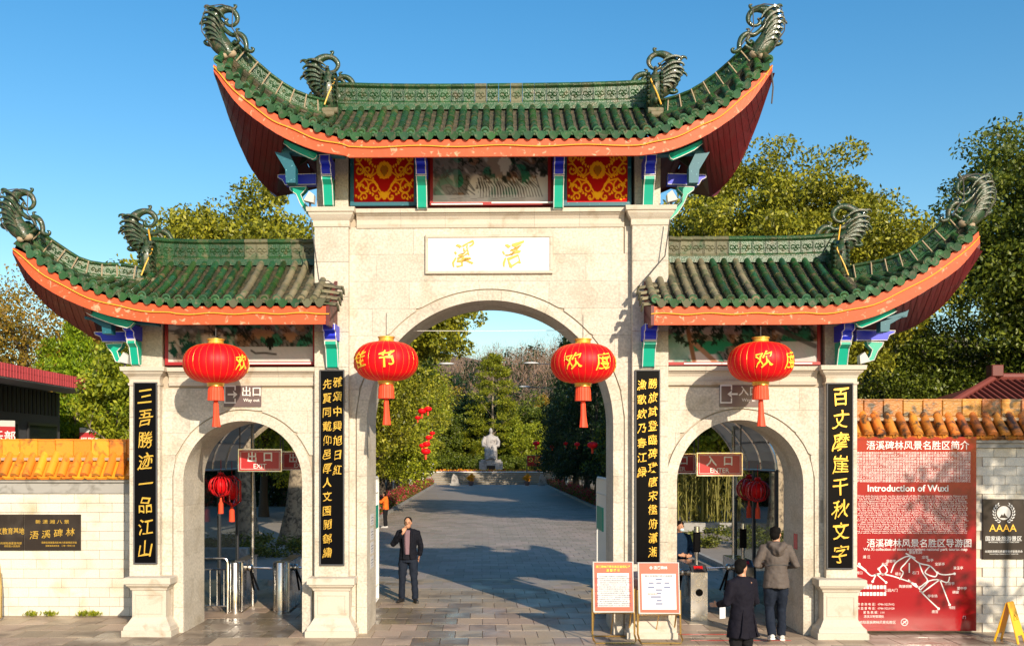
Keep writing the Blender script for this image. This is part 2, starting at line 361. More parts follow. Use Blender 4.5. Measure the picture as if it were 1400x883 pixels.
# ================================================================== GATEWAY
gate = thing('gateway', 'triple arched stone memorial gateway with green glazed tile roofs and upturned corners', 'gateway', (GX, 16, 0), -PHI)
CU = GU(671)                                                     # centre of the gate
ARC = [(GU(669.5), 3.46, 2.04), (GU(332), 2.52, 1.0), (GU(1011.5), 2.49, 1.04)]   # centre, spring height, radius
U0, U1 = GU(181), GU(1168); B0, B1 = GU(432), GU(912)
ZW = GZ(300, 503); ZC = GZ(672, 287)                             # tops of the wings and of the centre
def lower(x, grow=0.0, arcs=ARC):
    for c, sp, r in arcs:
        if abs(x-c) < r+grow: return sp+math.sqrt(max((r+grow)**2-(x-c)**2, 0))
    return 0.0
def body_pts(xa, xb, ztop):
    P = []
    xs = {xa, xb}
    for c, sp, r in ARC:
        for k in range(41):
            x = c-r*math.cos(math.pi*k/40)
            if xa < x < xb: xs.add(x)
    xs = sorted(xs)
    for x in xs:
        edge = [(c, sp, r) for c, sp, r in ARC if abs(abs(x-c)-r) < 1e-6]
        if edge:
            c, sp, r = edge[0]
            if x < c: P += [(x, 0, ztop), (x, sp, ztop)]
            else: P += [(x, sp, ztop), (x, 0, ztop)]
        else: P.append((x, lower(x), ztop))
    return P
b = MB(); b.strip(body_pts(U0+.04, B0+.03, ZW-.02), .03, T-.03); b.strip(body_pts(B0+.03, B1-.03, ZC-.02), .028, T-.028); b.strip(body_pts(B1-.03, U1-.04, ZW-.02), .03, T-.03)
b.build('wall_core', 'joint', gate)
# frieze walls over the cornices
b = MB(); b.box(GU(480, .1), GU(863, .1), .16, T-.16, ZC-.02, ZC+1.15); b.box(GU(205, .1), B0-.02, .18, T-.18, ZW-.02, ZW+.95); b.box(B1+.02, GU(1142, .1), .18, T-.18, ZW-.02, ZW+.95)
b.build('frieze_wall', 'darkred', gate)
# stone blocks on the faces, clipped at the arch rings
RING = .175
def face_blocks(xa, xb, z0, z1, ch, bw, v0, v1, off=0):
    rows = int(round((z1-z0)/ch)); ch = (z1-z0)/rows
    for r in range(rows):
        za, zb = z0+r*ch+.0015, z0+(r+1)*ch-.0015; x = xa-(off+r*.47) % 1*bw
        while x < xb:
            x0, x1 = max(x+.0015, xa), min(x+bw-.0015, xb); x += bw
            if x1-x0 < .08: continue
            # split where arches begin
            segs = [[]]
            n = max(2, int((x1-x0)/.07))
            hit = any(abs(xx-c) < rr+RING for c, s_, rr in ARC for xx in (x0, x1, (x0+x1)/2)) 
            if not hit: 
                ob('stone_block', MB().cbox(x0, x1, v0, v1, za, zb, .0025).mesh('stone_block', 'stone'), gate); continue
            # exact jamb cuts
            cuts = sorted({x0, x1} | {c+s_*(rr+RING+.004) for c, _, rr in ARC for s_ in (-1, 1) if x0 < c+s_*(rr+RING+.004) < x1})
            for a, c_ in zip(cuts[:-1], cuts[1:]):
                if c_-a < .03: continue
                pts = []
                for k in range(n+1):
                    xx = a+(c_-a)*k/n; mid = (a+c_)/2
                    inside = [q for q in ARC if abs(mid-q[0]) < q[2]+RING]
                    bt = za
                    if inside:
                        q = inside[0]; rr = q[2]+RING+.004; bt = max(za, q[1]+math.sqrt(max(rr*rr-(xx-q[0])**2, 0)))
                    if bt < zb-.004: pts.append((xx, bt, zb))
                    elif pts: 
                        if len(pts) > 1: ob('stone_block', MB().strip(pts, v0, v1).mesh('stone_block', 'stone'), gate)
                        pts = []
                if len(pts) > 1: ob('stone_block', MB().strip(pts, v0, v1).mesh('stone_block', 'stone'), gate)
PU = [(GU(181), GU(222)), (GU(432), GU(478)), (GU(863), GU(912)), (GU(1126), GU(1168))]   # pilaster shafts
face_blocks(PU[0][1], PU[1][0], 0, ZW-.34, .37, .98, 0, .06, .3); face_blocks(PU[2][1], PU[3][0], 0, ZW-.34, .37, .98, 0, .06, .1)
face_blocks(PU[1][1], PU[2][0], 0, ZC-.28, .46, 1.15, 0, .06, .5)
# arch rings of voussoirs with a groove, jamb strips, and the reveal stones
for c, sp, r in ARC:
    n = 17 if r > 1.5 else 11
    for k in range(n):
        a0, a1 = math.pi*k/n+.0008, math.pi*(k+1)/n-.0008; m_ = 5
        poly = [(c+(r-.012)*math.cos(a0+(a1-a0)*t/m_), sp+(r-.012)*math.sin(a0+(a1-a0)*t/m_)) for t in range(m_+1)] + [(c+(r+RING-.02)*math.cos(a1+(a0-a1)*t/m_), sp+(r+RING-.02)*math.sin(a1+(a0-a1)*t/m_)) for t in range(m_+1)]
        ob('arch_stone', MB().prism(poly, -.012, .05).mesh('arch_stone', 'stone'), gate)
        poly = [(c+r*.999*math.cos(a0+(a1-a0)*t/m_), sp+r*.999*math.sin(a0+(a1-a0)*t/m_)) for t in range(m_+1)] + [(c+(r-.012)*math.cos(a1+(a0-a1)*t/m_), sp+(r-.012)*math.sin(a1+(a0-a1)*t/m_)) for t in range(m_+1)]
        ob('arch_stone', MB().prism(poly, .055, T).mesh('arch_stone', 'stone'), gate)
    for s_ in (-1, 1):
        nz = int(round(sp/.42)); ch = sp/nz
        for k in range(nz):
            x0, x1 = sorted((c+s_*(r-.012), c+s_*(r+RING-.02)))
            ob('jamb_stone', MB().cbox(x0, x1, -.012, .052, k*ch+.001, (k+1)*ch-.001, .002).mesh('jamb_stone', 'stone'), gate)
            x0, x1 = sorted((c+s_*(r-.012), c+s_*(r+.02)))
            for q in range(2):
                ya = .055+(T-.055)*(q*(.45 if k % 2 else .6)); yb = .055+(T-.055)*((.45 if k % 2 else .6) if q == 0 else 1)
                ob('jamb_stone', MB().box(x0, x1, ya+.001, yb-.001, k*ch+.001, (k+1)*ch-.001).mesh('jamb_stone', 'stone'), gate)
# pilasters: shaft blocks, pedestal, capital
VP = -.13
for i, (a, c_) in enumerate(PU):
    ztop = (ZW, ZC, ZC, ZW)[i]; n = int(round((ztop-.95)/.62))
    for k in range(n):
        za = .95+(ztop-.3-.95)*k/n; zb = .95+(ztop-.3-.95)*(k+1)/n
        ob('pilaster_stone', MB().cbox(a, c_, VP, .08 if 0 < i < 3 else T+.1, za+.002, zb-.001, .004).mesh('pilaster_stone', 'stone'), gate)
    e = .035; v1 = .06 if 0 < i < 3 else T+.10
    if i == 0: p0, p1 = GU(183, -.2), GU(229, -.2)
    elif i == 1: p0, p1 = GU(431, -.2), GU(478, -.2)
    elif i == 2: p0, p1 = GU(866, -.2), GU(913, -.2)
    else: p0, p1 = GU(1124, -.2), GU(1171, -.2)
    p0 -= .0; vb = -.27
    MB().rectstack(p0, p1, vb, v1, [(0, .13), (.10, .13), (.104, .11), (.16, .10), (.20, .06), (.26, .025), (.30, .0), (.74, 0), (.745, .02), (.78, .03), (.82, .075), (.845, .08), (.85, .105), (.945, .105), (.955, .09)]).build('pedestal', 'stone_trim', gate)
    # recessed panel frame on the pedestal
    fr = MB()
    for (xa, xb, za, zb) in ((p0+.05, p1-.05, .655, .68), (p0+.05, p1-.05, .35, .375), (p0+.05, p0+.07, .375, .655), (p1-.07, p1-.05, .375, .655)): fr.cbox(xa, xb, vb-.008, vb+.02, za, zb, .004)
    fr.build('panel_moulding', 'stone_trim', gate)
    if i in (0, 3): MB().rectstack(a, c_, VP, T+.1, [(ztop-.30, .0), (ztop-.295, .015), (ztop-.26, .02), (ztop-.255, .0), (ztop-.20, .0), (ztop-.15, .02), (ztop-.10, .07), (ztop-.07, .08), (ztop-.065, .11), (ztop+.005, .12)]).build('capital', 'stone_trim', gate)
    else: MB().rectstack(a, c_, VP, T+.13, [(ztop-.30, 0), (ztop-.295, .015), (ztop-.26, .02), (ztop-.2, .02), (ztop-.16, .05), (ztop-.11, .08), (ztop-.07, .09), (ztop-.065, .11), (ztop+.004, .12)]).build('capital', 'stone_trim', gate)
def cornice(xa, xb, zt, dz=0, name='cornice', n=4):
    prof = [(.03, zt-.30), (-.02, zt-.295), (-.035, zt-.24), (-.035, zt-.225), (-.015, zt-.22), (-.02, zt-.16), (-.05, zt-.11), (-.085, zt-.085), (-.085, zt-.07), (-.12, zt-.065), (-.125, zt), (.3, zt), (.3, zt-.30)]
    for k in range(n): 
        x0, x1 = xa+(xb-xa)*k/n, xa+(xb-xa)*(k+1)/n; MB().prism(prof, x0+.0015, x1-.0015, 'x').build(name, 'stone_trim', gate)
    prof2 = [(T-.3+.02, zt-.3), (T-.3+.02, zt-.002), (T+.1, zt-.002), (T+.1, zt-.1), (T, zt-.3)]
    MB().prism(prof2, xa, xb, 'x').build(name, 'stone_trim', gate)
cornice(PU[0][1]+.115, PU[1][0]-.002, ZW); cornice(PU[2][1]+.002, PU[3][0]-.115, ZW); cornice(PU[1][1]+.118, PU[2][0]-.118, ZC, n=6)
# stub columns between cornice and roof
for px0, px1, z in ((425+8, 455, ZC), (458, 476, ZC), (868, 884, ZC), (886, 903, ZC), (192, 222, ZW), (1128, 1152, ZW)):
    MB().box(GU(px0, .05), GU(px1, .05), .05, T-.05, z, z+1.15).build('stub_column', 'stone', gate)

# ------------------------------------------------------------------ painted panels (vertex paint rasters)
class Canvas:
    def __init__(s, w, h, bg): s.w, s.h = w, h; s.a = np.tile(np.array(bg, 'f'), (h, w, 1)); s.Y, s.X = np.mgrid[0:h, 0:w].astype('f'); s.X /= w; s.Y = 1-s.Y/h; s.as_ = w/h
    def blend(s, m, c): m = np.clip(m, 0, 1)[..., None]; s.a = s.a*(1-m)+np.array(c, 'f')*m
    def stroke(s, pts, w, c, al=1):
        d = np.full((s.h, s.w), 9., 'f'); k = s.as_
        for (x0, y0), (x1, y1) in zip(pts[:-1], pts[1:]):
            dx, dy = (x1-x0)*k, y1-y0; t = np.clip(((s.X-x0)*k*dx+(s.Y-y0)*dy)/(dx*dx+dy*dy+1e-9), 0, 1); d = np.minimum(d, np.hypot((s.X-x0)*k-t*dx, s.Y-y0-t*dy))
        s.blend(np.clip((w-d)*s.h+.5, 0, 1)*al, c)
    def blob(s, x, y, rx, ry, c, al=1, rough=.3, seed=0):
        r = np.hypot((s.X-x)/rx, (s.Y-y)/ry); th = np.arctan2((s.Y-y)/ry, (s.X-x)/rx)
        w = 1+rough*(np.sin(3*th+seed)+.7*np.sin(7*th+seed*2.1)+.5*np.sin(13*th+seed*3.7))/2
        s.blend(np.clip((w-r)*6+.5, 0, 1)*al, c)
    def mesh(s, name, w, h):
        nx, ny = s.w, s.h; V = [(w*(i/(nx-1)-.5), 0, h*(.5-j/(ny-1))) for j in range(ny) for i in range(nx)]
        me = bpy.data.meshes.new(name); me.from_pydata(V, [], [(j*nx+i, j*nx+i+1, (j+1)*nx+i+1, (j+1)*nx+i) for j in range(ny-1) for i in range(nx-1)])
        at = me.color_attributes.new('paint', 'FLOAT_COLOR', 'POINT'); buf = np.ones((ny*nx, 4), 'f'); buf[:, :3] = np.clip(s.a.reshape(-1, 3), 0, 1)**1.35*1.25; at.data.foreach_set('color', buf.ravel())
        me.materials.append(M['painted']); return me
def ink(c, seed, side):
    n1 = np.zeros((c.h, c.w), 'f'); n2 = n1.copy(); n3 = n1.copy()
    for j in range(c.h):
        for i in range(c.w):
            x, y = i/c.w*c.as_, 1-j/c.h
            n1[j, i] = noise.noise(Vector((x*1.6+seed, y*1.3, seed))); n2[j, i] = noise.noise(Vector(((x*.8+y*1.1)*4+seed, (y-x*.5)*2.2, 3)))+.5*noise.noise(Vector(((x+y)*11, (y-x)*5, seed))); n3[j, i] = noise.noise(Vector((x*3, y*3, seed+9)))
    land = np.clip((n1+.50-abs(c.X-side)*.75+.25*(c.Y-.45))*7, 0, 1)
    pal = np.where((n3 > .12)[..., None], np.array((.05, .24, .16), 'f'), np.where((n3 < -.2)[..., None], np.array((.28, .18, .12), 'f'), np.array((.22, .205, .19), 'f')))
    m = (land*.93)[..., None]; c.a = c.a*(1-m)+pal*m
    c.blend(land*np.clip((.10-abs(n2))*9, 0, 1), (.03, .03, .03)); c.blend(land*np.clip((n2-.35)*4, 0, 1)*.7, (.62, .60, .57)); c.blend(land*np.clip((-n2-.38)*5, 0, 1)*.9, (.03, .05, .04))
def mountains(c, seed, side):
    r = random.Random(seed)
    for k in range(14):
        x = r.random(); e = abs(x-side); y = r.uniform(.25, .95)
        if r.random() < e*.6: continue
        g = r.choice([(.20, .18, .16), (.30, .27, .24), (.05, .22, .15), (.38, .28, .2), (.10, .10, .09)])
        c.blob(x, y, r.uniform(.05, .14), r.uniform(.06, .16), g, .92, .35, r.random()*9)
        for q in range(5):
            a = x+r.uniform(-.06, .06); c.stroke([(a, y+.1), (a+r.uniform(-.02, .05), y-.02), (a+r.uniform(0, .09), y-.16)], .010, (.05, .05, .05), .8)
    ink(c, seed, side)
    for k in range(30):
        x, y = r.random(), r.uniform(.5, 1); c.blob(x, y, .018, .05, (.03, .045, .035), .8, .6, r.random()*9)
def painting_c():
    c = Canvas(150, 62, (.66, .64, .61)); mountains(c, 4, .5); c.blend(((c.X < .22) & (c.Y < .95))*.3, (.56, .54, .53)); c.blob(.57, .72, .09, .22, (.38, .32, .27)); c.blob(.62, .72, .05, .17, (.60, .58, .52)); 
    c.blend((c.Y < .16)*.8, (.60, .59, .58))
    for k in range(22):
        x = .38+.5*k/22; c.stroke([(x, .42+.06*math.sin(k)), (x+.02+.03*(k/22), .3), (x+.02+.06*(k/22), .12)], .012, (.66, .66, .64), .95); c.stroke([(x+.012, .40), (x+.035+.03*(k/22), .28), (x+.03+.06*(k/22), .12)], .007, (.06, .05, .05), .9)
    for k in range(12): c.stroke([(.15+.06*k, .08+.02*(k % 3)), (.20+.06*k, .08+.02*(k % 3))], .006, (.3, .3, .3), .7)
    return c
def painting_l():
    c = Canvas(160, 46, (.62, .57, .53)); mountains(c, 9, .75); c.blend(((c.X < .25))*.3, (.50, .45, .43)); c.blend(((c.Y < .34) & (c.X > .3))*.85, (.56, .54, .53))
    for x, y in ((.62, .62), (.68, .6), (.78, .82), (.9, .78), (.84, .55)): c.blob(x, y, .04, .10, (.45, .30, .2), .9)
    for k in range(16): c.blob(.02+random.random()*.15, .2+random.random()*.4, .018, .06, (.02, .10, .07), .9, .7, k)
    c.blob(.7, .42, .03, .13, (.02, .03, .02)); c.stroke([(.57, .26), (.60, .20), (.66, .21), (.74, .18)], .02, (.12, .1, .09)); return c
def painting_r():
    c = Canvas(160, 46, (.60, .53, .51)); mountains(c, 13, .7); c.blend(((c.X > .3) & (c.X < .5) & (c.Y > .6))*.5, (.48, .40, .40)); c.blend(((c.X > .75) & (c.Y < .45))*.8, (.58, .56, .56))
    c.blob(.08, .3, .09, .3, (.30, .45, .40), .8); c.blob(.28, .35, .14, .14, (.05, .28, .17)); c.stroke([(.12, 1), (.15, .5), (.18, .05)], .05, (.30, .17, .10)); c.stroke([(.17, .45), (.32, .02)], .05, (.42, .26, .18)); c.blob(.29, .66, .06, .09, (.45, .40, .37), 1, .1)
    for k in range(34): c.blob(random.choice([.06, .10, .21, .33, .46, .48])+random.uniform(-.03, .03), random.uniform(.4, .95), .018, .06, (.02, .045, .03), .9, .7, k)
    c.stroke([(.62, .9), (.8, .6), (.98, .35)], .05, (.13, .12, .12), .8); return c
def flower_panel():
    c = Canvas(96, 72, (.52, .016, .014)); g = (.98, .55, .03)
    def sp(x, y, r0, a0, turns, s_, w=.013):
        P = []
        for k in range(16): t = k/15; rr = r0*(1-t*.85); a = a0+s_*t*turns*2*math.pi; P.append((x+rr*math.cos(a)/c.as_, y+rr*math.sin(a)))
        c.stroke(P, w, g)
    for s_ in (-1, 1):
        f = lambda x: .5+s_*x
        for x, y, r0, a0, tn in ((.17, .28, .14, 0, 1.1), (.36, .30, .15, 2, 1.2), (.42, .62, .13, 1, 1.1), (.27, .62, .12, 3, 1.2), (.12, .12, .09, 2, 1), (.33, .12, .09, 0, 1), (.43, .85, .08, 3, 1), (.25, .86, .08, 1, 1)):
            sp(f(x), y, r0, a0 if s_ > 0 else math.pi-a0, tn, s_)
        c.stroke([(f(.05), .2), (f(.18), .42), (f(.33), .46), (f(.46), .3)], .014, g); c.stroke([(f(.1), .6), (f(.22), .5), (f(.4), .74), (f(.46), .9)], .013, g)
        for k in range(30): a = k*1.7; c.blob(f(.12+.32*((k*37) % 11)/11+.003*k), .08+.84*((k*23) % 29)/29, .016, .026, g, 1, .5, k)
    for k in range(12): a = k*math.pi/6; c.blob(.5+.10*math.cos(a)/c.as_*1.3, .62+.12*math.sin(a), .035, .05, g, .9, .2, k)
    c.blob(.5, .62, .06, .1, (.55, .25, .02)); c.blob(.5, .15, .07, .07, g); return c
def panel(px0, py0, px1, py1, canvas, v=.10, fr='redframe', fw=.05):
    a, b_ = G(px0, py1, v), G(px1, py0, v); w, h = b_.x-a.x, b_.z-a.z; c = (a+b_)/2
    f = MB().box(-w/2-fw, w/2+fw, -.02, .05, -h/2-fw, -h/2).box(-w/2-fw, w/2+fw, -.02, .05, h/2, h/2+fw).box(-w/2-fw, -w/2, -.02, .05, -h/2, h/2).box(w/2, w/2+fw, -.02, .05, -h/2, h/2).box(-w/2, w/2, .004, .05, -h/2, h/2)
    o = f.build('panel_frame', fr, gate, loc=c); ob('painted_panel', canvas.mesh('painted_panel', w, h), o, loc=(0, 0, 0)); return o
panel(592, 205, 749, 277, painting_c()); panel(230, 430, 428, 495, painting_l()); panel(912, 430, 1117, 495, painting_r())
fp = flower_panel(); panel(484, 205, 566, 277, fp, fr='teal', fw=.06); panel(775, 205, 858, 277, fp, fr='teal', fw=.06)
# lamp battens under the paintings
for a, c_, y in ((590, 660, 279.5), (672, 756, 277.5), (250, 425, 497), (935, 1110, 497)):
    p, q = G(a, y, -.05), G(c_, y, -.05); MB().box(p.x, q.x, -.07, -.03, p.z-.011, p.z+.011).build('lamp_batten', 'white', gate)

# ------------------------------------------------------------------ roofs
def curve(pts, s):
    s = min(max(s, 0), 1)*(len(pts)-1); i = min(int(s), len(pts)-2); t = s-i
    p0, p1, p2, p3 = pts[max(i-1,0)], pts[i], pts[i+1], pts[min(i+2, len(pts)-1)]
    return tuple(.5*((2*b_)+(-a+c_)*t+(2*a-5*b_+4*c_-d)*t*t+(-a+3*b_-3*c_+d)*t**3) for a, b_, c_, d in zip(p0, p1, p2, p3))
def rt_mesh(m, L=.29, r=.056):
    b = MB(); rs = []
    for y, rr in ((-.02, r*1.1), (.02, r*1.1), (.03, r), (L, r*.93)):
        rs.append([(rr*math.cos(a), y, rr*math.sin(a)+.01) for a in [math.pi*k/8 for k in range(9)]])
    b.rings(rs, cap=False, close=False); b.add([(0, -.02, .01)]+rs[0], [(0, k+1, k+2) for k in range(8)]); return b.mesh('round_tile', m, True)
def cap_mesh(m, r=.068):
    b = MB(); b.lathe([(r, 0), (r, -.022), (r*.86, -.03), (r*.8, -.024), (r*.5, -.022), (r*.35, -.03), (.001, -.032)], (0, -.0, .0), 14, 'y'); return b.mesh('tile_cap', 'cap' if m == 'tile' else 'cap_dry', True)
def drip_mesh(m, w=.094, d=.12):
    b = MB(); pts = []
    for k in range(9): t = -1+2*k/8; pts.append((t*w, -d*(1-abs(t)**1.25)*.95+.012*math.cos(t*math.pi*2)))
    V = [(x, -.012, .03) for x, z in pts]+[(x, -.03-.02*(1-(x/w)**2), z) for x, z in pts]+[(x, -.005-.02*(1-(x/w)**2), z+.012) for x, z in pts]
    b.add(V, [(k, k+1, 10+k, 9+k) for k in range(8)]+[(9+k, 10+k, 19+k, 18+k) for k in range(8)]); return b.mesh('drip_tile', 'drip' if m == 'tile' else 'cap_dry', True)
RT = {m: rt_mesh(m) for m in ('tile', 'tile_dry')}; CP = {m: cap_mesh(m) for m in ('tile', 'tile_dry')}; DR = {m: drip_mesh(m) for m in ('tile', 'tile_dry')}
def ridge_block_mesh(w, h, dep=.11, m='ridge', cap=.035):
    b = MB()
    prof = [(dep*.9, 0), (dep, .03), (dep, h*.16), (dep*.8, h*.2), (dep*.62, h*.26), (dep*.62, h*.78), (dep*.8, h*.82), (dep, h*.86), (dep*1.05, h*.93), (dep*.8, h), (0, h*1.03)]
    poly = [(-y, z) for y, z in prof]+[(y, z) for y, z in reversed(prof[:-1])]
    b.prism(poly, -w/2+.003, w/2-.003, 'x')
    for s_ in (-1, 1):
        y = s_*dep*.62
        for cx, cz, r0, sg in ((-w*.22, h*.5, h*.14, 1), (w*.2, h*.55, h*.13, -1), (0, h*.4, h*.1, 1)):
            P = [(cx+r0*(1-k/9)*math.cos(sg*k*.9), y+s_*.004, cz+r0*(1-k/9)*math.sin(sg*k*.9)) for k in range(8)]; b.tube(P, .009, 4)
        for e in (-1, 1): b.box(e*(w/2-.012)-.006, e*(w/2-.012)+.006, min(y, y+s_*.012), max(y, y+s_*.012), h*.27, h*.77)
    return b.mesh('ridge_block', m)
# scrolling finial, unit ~ .14 m
FIN = None
def finial_mesh(k=.14):
    b = MB(); D = .6*k
    def sp(P, dm=1, n=10, lift=0):
        P = [(x-3, z, w) for x, z, w in P]; Q = []
        for i in range((len(P)-1)*3+1): Q.append(curve(P, i/((len(P)-1)*3)))
        b.tube([(x*k, lift, z*k) for x, z, w in Q], [max(w, .05)*k*1.0 for x, z, w in Q], n, flat=[min(max(w, .1)*k*.75, D)*dm for x, z, w in Q], up=(0, 1, 0))
    sp([(3.3,-.6,.6),(2.6,.3,.98),(2.0,1.2,1.0),(1.65,2.2,.92),(1.55,3.2,.80),(1.8,4.05,.66),(2.35,4.6,.52),(3.0,4.75,.42),(3.6,4.5,.3),(3.95,3.9,.26),(3.95,3.3,.22),(3.55,2.85,.2),(3.05,2.9,.18),(2.8,3.3,.17),(3.05,3.65,.14)], .8)
    sp([(2.2,3.3,.2),(2.5,2.7,.24),(2.9,2.2,.25),(3.5,1.75,.25),(4.1,1.9,.3),(4.6,1.5,.3),(4.85,.8,.25),(4.9,.1,.25),(5.4,-.15,.2),(5.6,.15,.14),(5.35,.3,.1)])
    sp([(3.9,1.6,.2),(4.1,1.1,.18),(3.8,.8,.15),(3.6,1.05,.1)]); sp([(4.3,.6,.2),(3.8,.2,.2),(3.3,-.1,.3)])
    sp([(3.4,4.6,.2),(3.75,4.9,.16),(3.85,5.15,.12),(3.6,5.2,.08)]); sp([(1.1,3.2,.22),(.65,3.35,.18),(.3,3.2,.12),(.2,3.0,.06)]); sp([(1.4,4.4,.25),(1.15,5.0,.2),(.8,5.15,.13),(.65,4.95,.06)])
    sp([(1.6,.7,.3),(1.0,.7,.22),(.7,1.0,.16),(.95,1.25,.08)]); sp([(2.6,2.9,.16),(2.3,3.5,.16),(2.0,3.4,.1)]); sp([(4.1,1.9,.15),(3.9,2.4,.13),(4.2,2.45,.07)])
    for i in range(7):                                    # carved leaves sweeping up both faces
        z = .75+i*.60; x = (2.3, 1.95, 1.75, 1.65, 1.65, 1.75, 2.1)[i]
        for s_ in (-1, 1):
            P = [(x+.80, z-1.0, .06), (x+.45, z-.35, .13), (x-.05, z+.12, .17), (x-.62, z+.32, .15), (x-.98, z+.12, .09), (x-.80, z-.08, .05)]; Q = [curve(P, j/10) for j in range(11)]
            b.tube([((a-3)*k, s_*(D*.78), c_*k) for a, c_, w in Q], [w*k for a, c_, w in Q], 5)
    return b.mesh('finial', 'finial', True)
FIN = finial_mesh(); FINR = finial_mesh(); FINR.transform(Matrix.Scale(-1, 4, (1, 0, 0))); FINR.flip_normals()

def frame_mx(p, x, z):
    x = Vector(x).normalized(); z = Vector(z); y = z.cross(x).normalized(); z = x.cross(y); return Matrix(((x.x, y.x, z.x, p[0]), (x.y, y.y, z.y, p[1]), (x.z, y.z, z.z, p[2]), (0, 0, 0, 1)))
VE = -.9; VM = T/2; NS = 24
def corner(Ft, Fb, Hp, Gs, hv0=.1):
    """curves in px -> functions s -> local point"""
    fv = lambda s: VE-.14*s*s
    def ft(s): px, py = curve(Ft, s); return G(px, py, fv(s))
    def fb(s): px, py = curve(Fb, s); return G(px, py, fv(s)+.03)
    def hp(s): px, py = curve(Hp, s); return G(px, py, hv0+(VE-.02-hv0)*s**.9)
    def gs(s): px, py = curve(Gs, s); return G(px, py, VM+(VE-.1-VM)*s**1.0)
    return ft, fb, hp, gs
def mir(p): return Vector((p.x, T-p.y, p.z))
def roof(name, cl, cr, eaveL, eaveR, ridgeL, ridgeR, sp, dry=None, vclip=None):
    """cl, cr: corner functions or None (roof butts the centre); eave*, ridge*: px anchors (px, ytop, ybot) / (px, ytile, ytop)"""
    zt = (GZ(eaveL[0], eaveL[1], VE)+GZ(eaveR[0], eaveR[1], VE))/2; zb = (GZ(eaveL[0], eaveL[2], VE)+GZ(eaveR[0], eaveR[2], VE))/2
    uL, uR = GU(eaveL[0], VE), GU(eaveR[0], VE)
    rz = (GZ(ridgeL[0], ridgeL[1], VM)+GZ(ridgeR[0], ridgeR[1], VM))/2; rt = (GZ(ridgeL[0], ridgeL[2], VM)+GZ(ridgeR[0], ridgeR[2], VM))/2; rL, rR = GU(ridgeL[0], VM), GU(ridgeR[0], VM)
    # sampled front eave (top, bottom) and top line
    E = []                                                # (top, bottom, upper end)
    def upper(u, hp):                                     # straight slope to the ridge
        return Vector((u, VM, rz))
    if cl:
        ft, fb, hp, gs = cl
        for i in range(NS, 0, -1): s = i/NS; E.append((ft(s), fb(s), hp(s)))
    n = 24
    for i in range(n+1):
        u = uL+(uR-uL)*i/n; E.append((Vector((u, VE, zt)), Vector((u, VE+.03, zb)), None))
    if cr:
        ft, fb, hp, gs = cr
        for i in range(1, NS+1): s = i/NS; E.append((ft(s), fb(s), hp(s)))
    E.sort(key=lambda e: e[0].x)
    ex = [e[0].x for e in E]
    def eave(u):
        i = max(0, min(np.searchsorted(ex, u)-1, len(E)-2)); t = (u-ex[i])/max(ex[i+1]-ex[i], 1e-6); t = min(max(t, 0), 1); return E[i][0].lerp(E[i+1][0], t), E[i][1].lerp(E[i+1][1], t)
    hips = []
    for c, sg in ((cl, -1), (cr, 1)):
        if c: hips.append((sg, [c[2](i/20) for i in range(21)]))
    def top(u):
        for sg, P in hips:
            if sg*(u-P[0].x) > 0:
                for a, b_ in zip(P[:-1], P[1:]):
                    if sg*(b_.x-u) >= 0: t = (u-a.x)/(b_.x-a.x+1e-9*sg); return a.lerp(b_, t)
                return P[-1]
        v = VM
        if vclip and vclip(u) is not None:
            v = vclip(u); e = eave(u)[0]; t = (v-e.y)/(VM-e.y); return e.lerp(Vector((u, VM, rz)), t)
        return Vector((u, VM, rz))
    def surf(u, t, hip_t=None):
        e = eave(u)[0]+Vector((0, 0, .08)); p = top(u); q = e.lerp(p, t); L = (p-e).length; q.z -= .10*min(1, L/1.7)*4*t*(1-t)*.5; return q
    root = None
    # deck (pan tiles as real ribs)
    extra = []; b = MB(); umin, umax = ex[0], ex[-1]; nu = max(10, int((umax-umin)/.1)); nt = 9
    def grid(fn, nu, nt):
        V = [fn(i/nu, j/nt) for i in range(nu+1) for j in range(nt+1)]; b.add(V, [(i*(nt+1)+j, (i+1)*(nt+1)+j, (i+1)*(nt+1)+j+1, i*(nt+1)+j+1) for i in range(nu) for j in range(nt)])
    grid(lambda a, t: surf(umin+(umax-umin)*a, t)+Vector((0, 0, -.02)), nu, nt)
    grid(lambda a, t: mir(surf(umin+(umax-umin)*a, t))+Vector((0, 0, -.02)), nu, nt)
    for c, sg in ((cl, -1), (cr, 1)):
        if not c: continue
        ft, fb, hp, gs = c; dz = (ft(1)-fb(1)).z*0
        g2 = lambda s: gs(s)+Vector((0, 0, .22*(1-s)))
        for m_ in (0, 1):
            fn = (lambda p: mir(p)) if m_ else (lambda p: p)
            grid(lambda a, t: fn(hp(a).lerp(g2(a), t)), 12, 2)
            rp = Vector((rL if sg < 0 else rR, VM, rz)); b.add([fn(rp), fn(hp(0)), fn(g2(0))], [(0, 1, 2)])
            bq = MB(); V_ = [fn(ft(i/12).lerp(hp(i/12), j/2))+Vector((0, 0, .06*(1-j/2)-.012)) for i in range(13) for j in range(3)]; bq.add(V_, [(i*3+j, (i+1)*3+j, (i+1)*3+j+1, i*3+j+1) for i in range(12) for j in range(2)]); extra.append(bq)
    root = b.build(name, 'pan', gate)
    for q_ in extra: q_.build('corner_deck', 'ridge', root)
    # pan tile courses: little curved lips between the columns
    b = MB(); cols = []; u = (umin+umax)/2+sp/2
    us = []; mid_ = (umin+umax)/2
    for dr in (1, -1):
        u = mid_+dr*sp/2
        while umin+.05 < u < umax-.05:
            us.append(u); tq = eave(u+.02)[0]-eave(u-.02)[0]; u += dr*sp*max(.5, tq.x/tq.length)
    us.sort()
